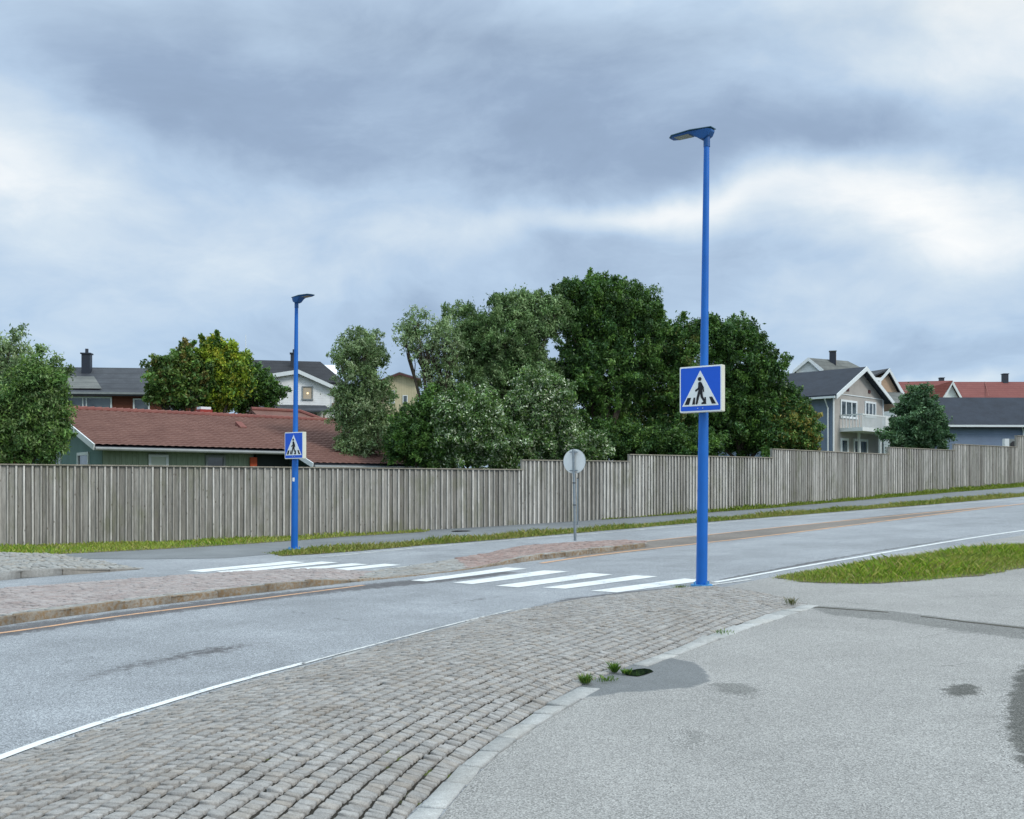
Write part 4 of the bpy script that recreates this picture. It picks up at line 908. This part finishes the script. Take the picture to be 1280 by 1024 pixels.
# --- brown house with dark roof
x, y, _ = W(-20, 490, 60)
h, z0 = house('brown_house', x, y, R(6), 'brown boarded house with dark grey roof behind the left willow')
ze = W(0, 490, 60)[2]-z0; zr = W(0, 461, 63.8)[2]-z0
gable_wall(h, 0, 12, 0, 8, ze, zr, M['brown']); rf = gable_roof(h, 0, 12, 0, 8, ze, zr, M['slate'], .5, .3)
MB().bar((-.3, -.52, ze-.05), (12.3, -.52, ze-.05), .1, .12).build('gutter', M['gutter'], h)
window(h, 'f', 0, 2.8, 7.2, ze-1.35, ze-.22, (4.1, 5.55, 5.75), .09)
window(h, 'f', 0, 8.4, 9.35, ze-1.15, ze-.3)
window(h, 'f', 0, 10.4, 11.3, ze-1.35, ze-.7)
chimney(h, 4.85, 3.1, zr-.9, zr+.85, .5, .5, 'chim', 'chim', rf)
m = MB().box(3.9, 7.0, -.1, -.02, 0, .01); 
m = MB(); m.slab([(3.5, .0, ze+.25), (6.6, .0, ze+.25), (5.2, 3.0, zr-.35), (3.7, 3.0, zr-.35)], (0, 0, .03)); m.build('worn_roof_patch', M['greyroof'], rf)

# --- white house with black roof
x, y, _ = W(341, 480, 72)
h, z0 = house('white_house', x, y, R(12), 'white gabled house with a black roof and a lit window, behind the far lamp')
L = lambda py, yy=72: W(0, py, yy)[2]-z0
ze = L(473); zr = L(455, 76)
gable_wall(h, -2.4, 4.6, 2.2, 9, ze, zr+.2, M['whitewall']); m = MB(); a0, a1 = ze-.15, zr+.3; m.slab([(-2.8, 1.7, a0), (5.1, 1.7, a0), (3.4, 5.6, a1), (-2.8, 5.6, a1)], (0, 0, .14)); m.slab([(-2.8, 5.6, a1), (3.4, 5.6, a1), (5.1, 9.5, a0), (-2.8, 9.5, a0)], (0, 0, .14)); m.slab([(5.1, 1.7, a0), (5.1, 9.5, a0), (3.4, 5.6, a1)], (0, 0, .14)); rf = m.build('roof', M['blackroof'], h)
# front gable facing the road
ap = L(465); le = L(475)
m = MB().slab([(-1.1, 0, 0), (4.0, 0, 0), (4.0, 0, L(484)), (1.75, 0, ap-.1), (-1.1, 0, L(475))], (0, 2.2, 0)); m.build('front_gable_wall', M['whitewall'], h)
m = MB(); m.slab([(-1.5, -.35, L(475.5)), (1.75, -.35, ap), (1.75, 4, ap), (-1.5, 4, L(475.5))], (0, 0, .14)); m.slab([(1.75, -.35, ap), (4.4, -.35, L(485.5)), (4.4, 4, L(485.5)), (1.75, 4, ap)], (0, 0, .14)); m.build('gable_roof', M['blackroof'], h)
m = MB(); m.slab([(-1.5, -.42, L(475.5)+.16), (1.75, -.42, ap+.16), (1.75, -.42, ap-.12), (-1.5, -.42, L(475.5)-.12)], (0, .06, 0)); m.slab([(1.75, -.42, ap+.16), (4.4, -.42, L(485.5)+.16), (4.4, -.42, L(485.5)-.12), (1.75, -.42, ap-.12)], (0, .06, 0)); m.build('bargeboard', M['trim'], h)
w = window(h, 'f', 0, 2.0, 2.75, L(498.5), L(482), (), .08, 'curtain', 'gutter')
MB().tube([(2.38, -.03, L(491)), (2.38, -.05, L(491))], [.07, .07], 10).build('lamp', M['glow'], w)
window(h, 'f', 0, -.5, .1, L(496), L(481), (), .08, 'glass', 'gutter')
MB().box(3.99, 4.05, -.03, 0, 0, L(486)).build('corner_board', M['trim'], h)
m = MB(); m.slab([(-1.5, -1.8, L(517)), (4.2, -1.8, L(517)), (3.6, -.02, L(508)), (-1.5, -.02, L(508))], (0, 0, .12)); m.build('lean_to_roof', M['slate'], h)
MB().box(-1.4, 3.0, -1.2, -.02, 0, L(518)).build('lean_to_wall', M['shade'], h)
m = MB(); m.box(4.25, 4.4, -.2, -.05, 0, L(486)); m.box(3.4, 3.52, -1.7, -1.58, 0, L(518)); m.build('porch_post', M['timber'], h)
m = MB(); m.box(4.06, 5.6, -.3, .0, L(510), L(503)); m.build('balcony_rail', M['timber'], h)
m = MB().box(4.0, 6.4, 1.6, 6, 0, L(483)); m.build('side_wing_wall', M['white'], h)
window(h, 'f', 1.6, 4.3, 4.9, L(500), L(488), (), .07)
window(h, 'f', 1.6, 5.5, 5.9, L(502), L(487), (), .06)
chimney(h, 1.45, 4.6, zr-.6, L(441, 76), .5, .5, 'chim', 'chim', rf)
MB().tube([(-2.0, 4, zr), (-2.0, 4, L(420, 76))], [.03, .02], 6).build('antenna', M['signback'], h)

# --- beige house
x, y, _ = W(471, 490, 84)
h, z0 = house('beige_house', x, y, R(4), 'pale beige gabled house peeking between the willows')
L = lambda py, yy=84: W(0, py, yy)[2]-z0
m = MB().slab([(0, 0, 0), (3.2, 0, 0), (3.2, 0, L(474)), (1.85, 0, L(468)), (0, 0, L(480))], (0, 6, 0)); m.build('wall', M['beige'], h)
m = MB(); m.slab([(-.5, -.4, L(482)), (1.85, -.4, L(467.5)), (1.85, 6, L(467.5)), (-.5, 6, L(482))], (0, 0, .13)); m.slab([(1.85, -.4, L(467.5)), (3.6, -.4, L(475.5)), (3.6, 6, L(475.5)), (1.85, 6, L(467.5))], (0, 0, .13)); m.build('roof', M['greyroof'], h)
m = MB(); m.slab([(-.5, -.46, L(481)), (1.85, -.46, L(466.6)), (1.85, -.46, L(468.8)), (-.5, -.46, L(483.4))], (0, .05, 0)); m.slab([(1.85, -.46, L(466.6)), (3.6, -.46, L(474.6)), (3.6, -.46, L(477)), (1.85, -.46, L(468.8))], (0, .05, 0)); m.build('bargeboard', M['maroon'], h)
window(h, 'f', 0, 1.0, 1.45, L(504), L(488), (), .06); window(h, 'f', 0, 2.1, 2.5, L(504), L(494), (), .06)

# --- grey house with balcony
x, y, _ = W(1041, 492, 72)
h, z0 = house('grey_balcony_house', x, y, R(135), 'two-storey grey house with a white balcony and blue-black roof')
# local x runs back along the ridge, gable wall is plane x=0 facing -x; local -y... width runs along -y
L = lambda py, yy=74.5: W(0, py, yy)[2]-z0
ze = W(0, 492, 72)[2]-z0; zr = L(461.5); Wd = 7.8
gable_wall(h, 0, 11, -Wd, 0, ze, zr, M['taupe'])
MB().box(.02, 11, .003, .04, 0, ze-.05).build('shaded_side_cladding', M['taupe_shaded'], h)  # bluish dark colour stands in for shade on the left wall
rf = gable_roof(h, 0, 11, -Wd, 0, ze, zr, M['blueroof'], .55, .55)
barge(h, (-.62,), -Wd, 0, ze, zr, M['trim'], .58, .32)
MB().bar((-.5, .62, ze-.3), (11, .62, ze-.3), .12, .14).build('gutter', M['trim'], h)
MB().tube([(.3, .62, ze-.35), (.3, .15, ze-1.0), (.3, .12, 0)], [.05, .05, .05], 8).build('downpipe', M['trim'], h)
m = MB(); m.box(-.04, .0, -.16, .0, 0, ze); m.box(-.04, .0, -Wd, -Wd+.16, 0, ze); m.box(-.05, -.0, -Wd+.16, -.16, L(495, 74), L(494, 74)); m.build('corner_board', M['trim'], h)
# windows on gable: u = local y (0 left ... -Wd right)
window(h, 'l', 0, -3.5, -1.05, L(521.5, 73.3), L(500, 73.3), (-1.85, -2.7), .14)
window(h, 'l', 0, -6.5, -4.75, L(521.5, 76.5), L(503, 76.5), (-5.35, -5.95), .14)
window(h, 'l', 0, -2.2, -1.1, L(566, 73.3), L(548, 73.3), (), .16)
window(h, 'l', 0, -5.2, -3.0, L(572, 75), L(549, 75), (-4.0,), .18)
m = MB(); m.box(-.06, 0, -2.3, -1.95, L(490, 74), L(485.5, 74)); m.box(-.06, 0, -5.6, -5.3, L(492, 76), L(488, 76)); m.build('wall_vent', M['maroon'], h)
b0, b1 = L(540.5, 73.5), L(536, 73.5); rt = L(519.5, 73.5)
bal = MB().box(-1.7, -.01, -7.2, -1.0, b0, b1).build('balcony', M['balcony'], h)
m = MB(); m.box(-1.7, -1.64, -4.5, -1.0, rt-.08, rt)
for k in range(20): m.box(-1.69, -1.65, -1.05-k*.18, -1.0-k*.18, b1, rt-.08)
for k in range(6): m.box(-1.5+k*.25, -1.45+k*.25, -1.04, -1.0, b1, rt-.08)
m.box(-1.64, -.02, -1.05, -.99, rt-.08, rt); m.build('railing', M['balcony'], bal)
MB().box(-1.71, -1.65, -7.2, -4.5, b1, rt).build('balcony_panel', M['balcony'], bal)
m = MB(); m.box(-1.65, -1.5, -4.0, -3.85, 0, b0); m.box(-1.65, -1.5, -6.9, -6.7, 0, b0); m.box(-.6, -.45, -2.9, -2.78, 0, b0); m.build('balcony_post', M['trim'], h)

# --- grey gabled house further back
x, y, _ = W(1010, 460, 92)
h, z0 = house('far_grey_roof_house', x, y, R(150), 'distant white gabled house with grey roof behind the balcony house')
L = lambda py, yy=92: W(0, py, yy)[2]-z0
zr = L(449.5, 92); ze = L(466, 92)
h.rotation_euler.z = R(-14)
m = MB().slab([(-1, 0, 0), (1, 0, 0), (1, 0, L(464)), (0, 0, zr-.1), (-1, 0, L(464))], (0, 3, 0)); m.build('wall', M['white'], h)
m = MB(); m.slab([(-1.3, -.3, L(465)), (0, -.3, zr), (0, 5, zr), (-1.3, 5, L(465))], (0, 0, .12)); m.slab([(0, -.3, zr), (1.3, -.3, L(465)), (5.6, 3, L(465)), (3.6, 3, zr)], (0, 0, .12)); m.build('roof', M['greyroof'], h)
m = MB(); m.slab([(-1.3, -.36, L(465)+.16), (0, -.36, zr+.16), (0, -.36, zr-.16), (-1.3, -.36, L(465)-.16)], (0, .05, 0)); m.slab([(0, -.36, zr+.16), (1.3, -.36, L(465)+.16), (1.3, -.36, L(465)-.16), (0, -.36, zr-.16)], (0, .05, 0)); m.build('bargeboard', M['trim'], h)
MB().box(-1, 5.4, 3.0, 6, 0, L(462)).build('rear_wall', M['white'], h)
m = MB().box(1.9, 2.45, 1.0, 1.5, L(460), L(438.5)); m.build('chimney', M['chim'], h); MB().box(2.452, 2.47, 1.0, 1.6, L(455), L(440)).build('chimney_side', M['beigeface'], h); MB().box(1.85, 2.5, .95, 1.55, L(438.5)+.002, L(437.5)).build('chimney_cap', M['greyroof'], h)

# --- right hand gable of the row
x, y, _ = W(1104, 480, 88)
h, z0 = house('cream_gable_house', x, y, R(40), 'cream gabled house half hidden right behind the balcony house')
L = lambda py, yy=89: W(0, py, yy)[2]-z0
h.rotation_euler.z = R(20)
m = MB().slab([(-1.0, 0, 0), (1.9, 0, 0), (1.9, 0, L(499)), (.35, 0, L(467)), (-1.0, 0, L(480))], (0, 6, 0)); m.build('wall', M['beigeface'], h)
m = MB(); m.slab([(-1.9, -.3, L(478)), (.35, -.3, L(464.5)), (.35, 6, L(464.5)), (-1.9, 6, L(478))], (0, 0, .14)); m.slab([(.35, -.3, L(464.5)), (2.1, -.3, L(499)), (2.1, 6, L(499)), (.35, 6, L(464.5))], (0, 0, .14)); m.build('roof', M['slate'], h)
m = MB(); m.slab([(-.7, -.4, L(477)), (.35, -.4, L(462.5)), (.35, -.4, L(467)), (-.5, -.4, L(479))], (0, .08, 0)); m.slab([(.35, -.4, L(462.5)), (2.15, -.4, L(497)), (1.9, -.4, L(499.5)), (.35, -.4, L(467))], (0, .08, 0)); m.build('bargeboard', M['trim'], h)
MB().slab([(-.6, -2.6, L(516)), (2.2, -2.6, L(516)), (1.6, -.41, L(494)), (-.8, -.41, L(494))], (0, 0, .14)).build('porch_roof', M['greyroof'], h)
MB().box(-.7, 2.0, -2.3, -.41, 0, L(517)).build('porch_wall', M['whitewall'], h)
window(h, 'f', -2.3, .5, 1.5, L(545), L(525), (1.0,), .1)
MB().box(-2.2, -.7, -.6, .5, L(485), L(475)).build('dormer', M['white'], h)
window(h, 'f', -.6, -1.7, -.9, L(483.5), L(478), (), .06)

# --- red roofed houses far right
x, y, _ = W(1188, 498, 112)
h, z0 = house('far_red_roof_house', x, y, R(0), 'distant house with red roof and white gable, left one of the two red roofs')
L = lambda py, yy=112: W(0, py, yy)[2]-z0
h.rotation_euler.z = R(8)
m = MB().slab([(-1.05, 0, 0), (1.0, 0, 0), (1.0, 0, L(499)), (.05, 0, L(480)), (-1.05, 0, L(499))], (0, 4, 0)); m.build('wall', M['white'], h)
m = MB(); m.slab([(-6.2, -.35, L(499)), (-1.2, -.35, L(499)), (.05, -.35, L(478)), (-6.2, 3.0, L(477))], (0, 0, .15)); m.slab([(.05, -.35, L(478)), (1.1, -.35, L(499)), (1.1, 4, L(499)), (.05, 4, L(478))], (0, 0, .15)); m.build('roof', M['farred'], h)
MB().box(-6.2, -1.06, .0, 4, 0, L(500)).build('long_wall', M['white'], h)
m = MB(); m.slab([(.05, -.45, L(477)), (1.2, -.45, L(499)), (.95, -.45, L(499.5)), (.05, -.45, L(482))], (0, .08, 0)); m.slab([(-1.1, -.45, L(499)), (.05, -.45, L(477)), (.05, -.45, L(479.5)), (-.95, -.45, L(499.5))], (0, .08, 0)); m.build('bargeboard', M['trim'], h)
MB().bar((-6.2, -.5, L(499.6)), (-1.2, -.5, L(499.6)), .15, .12).build('gutter', M['trim'], h)
x, y, _ = W(1196, 498, 122)
h, z0 = house('far_red_roof_house', x, y, R(0), 'distant house with long red roof at the right edge above the blue garage')
L = lambda py, yy=122: W(0, py, yy)[2]-z0
gable_wall(h, .2, 14, .3, 7.7, L(500), L(482), M['white']); rf = gable_roof(h, 0, 14, .3, 7.7, L(499.5), W(0, 479, 126)[2]-z0, M['farred'], .4, .2)
MB().bar((0, -.15, L(500)), (14, -.15, L(500)), .15, .12).build('gutter', M['trim'], h)
MB().slab([(3.7, -.1, L(499)+.28), (3.8, -.1, L(499)+.28), (5.2, 4, W(0, 479.5, 126)[2]-z0+.17), (5.1, 4, W(0, 479.5, 126)[2]-z0+.17)], (0, 0, .06)).build('roof_seam', M['redridge'], rf)
chimney(h, -.15, 4, L(486), W(0, 473, 126)[2]-z0, .5, .5, 'chim', 'chim', rf, False)
chimney(h, 7.6, 4, L(486), W(0, 468, 126)[2]-z0, .6, .6, 'chim', 'chim', rf, False)
window(h, 'f', .3, 8, 9, L(503), L(500.5), (), .08)

# --- blue garage
x, y, _ = W(1178, 532, 72)
h, z0 = house('blue_garage', x, y, R(2), 'long low blue boarded building with blue-black roof at the right edge', 'garage')
L = lambda py, yy=72: W(0, py, yy)[2]-z0
gable_wall(h, .2, 16, 0, 7, L(533), W(0, 500, 75.5)[2]-z0, M['navy'])
gable_roof(h, .0, 16, 0, 7, L(531.5), W(0, 499.5, 75.5)[2]-z0, M['blueroof'], .45, .45)
MB().bar((-.45, -.5, L(533)), (16, -.5, L(533)), .12, .14).build('gutter', M['trim'], h)
MB().tube([(5.4, -.5, L(534)), (5.7, -.1, L(539)), (5.7, -.08, 0)], [.05, .05, .05], 8).build('downpipe', M['trim'], h)
x, y, _ = W(1262, 555, 69.6)
z = float(zg(x, y)); hp = empty('heat_pump_unit', (x, y, z), 'grey and white heat pump unit by the blue wall above the fence', 'heat pump')
zt = W(0, 549, 69.6)[2]-z
MB().box(-.1, .5, -.2, .15, zt-.8, zt).build('casing', M['gutter'], hp); MB().box(-.42, -.12, -.2, .15, zt-.8, zt+.02).build('side_cover', M['white'], hp)
MB().tube([(.2, -.21, zt-.4), (.2, -.23, zt-.4)], [.26, .26], 20).build('fan_grille', M['iron'], hp); MB().box(-.3, .4, -.1, .1, 0, zt-.8).build('stand', M['galv'], hp)

# ------------------------------------------------------------------ world, sun, camera
w = bpy.data.worlds.new('World'); scene.world = w; w.use_nodes = True; nt = w.node_tree; nt.nodes.clear()
class WN(NT):
    def __init__(s, t): s.t = t; s.tc = s.n('ShaderNodeTexCoord')
q = WN(nt); out = q.n('ShaderNodeOutputWorld'); bg = q.n('ShaderNodeBackground'); q.l(bg.outputs[0], out.inputs[0])
SUN_EL, SUN_AZ = R(38), R(125)      # azimuth clockwise from +Y
sky = q.n('ShaderNodeTexSky', sky_type='NISHITA'); sky.sun_disc = False; sky.sun_elevation = SUN_EL; sky.sun_rotation = SUN_AZ; sky.altitude = 50
D = q.tc.outputs['Generated']
sep = q.n('ShaderNodeSeparateXYZ'); q.l(D, sep.inputs[0])
# project the view direction onto a cloud layer overhead so clouds flatten towards the horizon
den = q.math('ADD', q.math('MAXIMUM', sep.outputs['Z'], 0.), .30)
cx = q.math('DIVIDE', sep.outputs['X'], den); cy = q.math('DIVIDE', sep.outputs['Y'], den)
cv = q.n('ShaderNodeCombineXYZ'); q.l(cx, cv.inputs[0]); q.l(cy, cv.inputs[1])
warp = q.n('ShaderNodeTexNoise'); warp.inputs['Scale'].default_value = .9; warp.inputs['Detail'].default_value = 4; q.l(cv.outputs[0], warp.inputs['Vector'])
va = q.n('ShaderNodeVectorMath', operation='MULTIPLY_ADD'); q.l(warp.outputs['Color'], va.inputs[0]); va.inputs[1].default_value = (.9, .9, .9); q.l(cv.outputs[0], va.inputs[2])
n1 = q.noise(.75, 7, .55, va.outputs[0]); n2 = q.noise(2.6, 6, .6, va.outputs[0])
n3 = q.noise(9., 6, .65, va.outputs[0])
val = q.math('ADD', q.math('ADD', q.mr(n1, .3, .7, -.2, .2), q.mr(n2, .3, .7, -.10, .10)), q.mr(n3, .3, .7, -.03, .03))
def blob(px, py, rx, ry, wgt):
    global val
    d = Vector(((px-640)/F, 1, (HY-py)/F)).normalized()
    sb = q.n('ShaderNodeVectorMath', operation='SUBTRACT'); q.l(wv, sb.inputs[0]); sb.inputs[1].default_value = d
    ml = q.n('ShaderNodeVectorMath', operation='MULTIPLY'); q.l(sb.outputs[0], ml.inputs[0]); ml.inputs[1].default_value = (F/rx, F/(max(rx, ry)), F/ry)
    le = q.n('ShaderNodeVectorMath', operation='LENGTH'); q.l(ml.outputs[0], le.inputs[0])
    r = q.n('ShaderNodeMapRange', interpolation_type='SMOOTHSTEP'); q.l(le.outputs['Value'], r.inputs[0]); r.inputs[1].default_value = 1.25; r.inputs[2].default_value = .0; r.inputs[3].default_value = 0; r.inputs[4].default_value = wgt
    val = q.math('ADD', val, r.outputs[0])
wn = q.n('ShaderNodeTexNoise'); wn.inputs['Scale'].default_value = 5.; wn.inputs['Detail'].default_value = 6; q.l(D, wn.inputs['Vector'])
w1 = q.n('ShaderNodeVectorMath', operation='SUBTRACT'); q.l(wn.outputs['Color'], w1.inputs[0]); w1.inputs[1].default_value = (.5, .5, .5)
w2 = q.n('ShaderNodeVectorMath', operation='MULTIPLY_ADD'); q.l(w1.outputs[0], w2.inputs[0]); w2.inputs[1].default_value = (.22, .1, .12); q.l(D, w2.inputs[2]); wv = w2.outputs[0]
for b_ in ((1260, 20, 240, 150, .36), (980, 258, 240, 40, .24), (1190, 285, 170, 55, .42), (860, 262, 90, 26, .12), (720, 268, 150, 26, .22), (20, 230, 170, 100, .30), (1210, 462, 90, 18, .25), (560, 290, 120, 30, .12), (900, 400, 80, 30, .15), (1130, 380, 190, 60, .12), (330, 330, 260, 90, .12),
           (620, 70, 480, 160, -.30), (260, 150, 260, 90, -.14), (860, 150, 200, 90, -.08), (960, 190, 230, 50, -.2), (560, 200, 300, 50, -.1), (150, 120, 200, 90, -.12), (1180, 180, 200, 45, -.18), (980, 330, 160, 30, -.10), (1150, 430, 200, 25, -.16)): blob(*b_)
tot = q.mr(val, -.75, .75, 0, 1)
cl = q.ramp(tot, [(.14, lin((126, 144, 168))), (.36, lin((148, 168, 194))), (.50, lin((178, 199, 222))), (.64, lin((208, 221, 232))), (.80, lin((246, 247, 246)))])
# blue-grey towards the horizon, overcast brightening towards the zenith
hz = q.mr(sep.outputs['Z'], .02, .22, 1, 0)
cl = q.mix(q.math('MULTIPLY', hz, .30), cl, lin((158, 192, 226)))
zen = q.mr(sep.outputs['Z'], .40, .95, 1., 3.4)
cc_ = q.n('ShaderNodeCombineColor'); [q.l(zen, cc_.inputs[i]) for i in range(3)]
cl = q.mix(1., cl, cc_.outputs[0], 'MULTIPLY'); cl = q.mix(q.mr(sep.outputs['Z'], .36, .6), cl, q.mix(1., cl, (1.07, 1.0, .88), 'MULTIPLY'))
sc = q.n('ShaderNodeVectorMath', operation='SCALE'); q.l(cl, sc.inputs[0]); sc.inputs['Scale'].default_value = 7.6
skm = q.mix(.93, sky.outputs[0], sc.outputs[0])
q.l(skm, bg.inputs[0]); bg.inputs[1].default_value = .13
sun = bpy.data.lights.new('sun', 'SUN'); sun.energy = 1.5; sun.angle = R(14); sun.color = (1, .94, .86)
so = bpy.data.objects.new('sun', sun); col.objects.link(so)
dv = Vector((math.sin(SUN_AZ)*math.cos(SUN_EL), math.cos(SUN_AZ)*math.cos(SUN_EL), math.sin(SUN_EL)))
so.rotation_euler = dv.to_track_quat('Z', 'Y').to_euler(); so.location = (20, -20, 30)

cam = bpy.data.cameras.new('camera'); co = bpy.data.objects.new('camera', cam); col.objects.link(co); scene.camera = co
cam.sensor_width = 36; cam.lens = 36*F/1280; cam.shift_y = (HY-512)/1280; cam.clip_end = 4000; cam.clip_start = .05
co.location = (0, 0, CAM); co.rotation_euler = (R(90), 0, 0)
scene.view_settings.view_transform = 'Standard'; scene.view_settings.look = 'None'; scene.view_settings.gamma = 1; scene.view_settings.exposure = .17
scene.render.resolution_x = 1024; scene.render.resolution_y = 819
scene.render.engine = 'CYCLES'
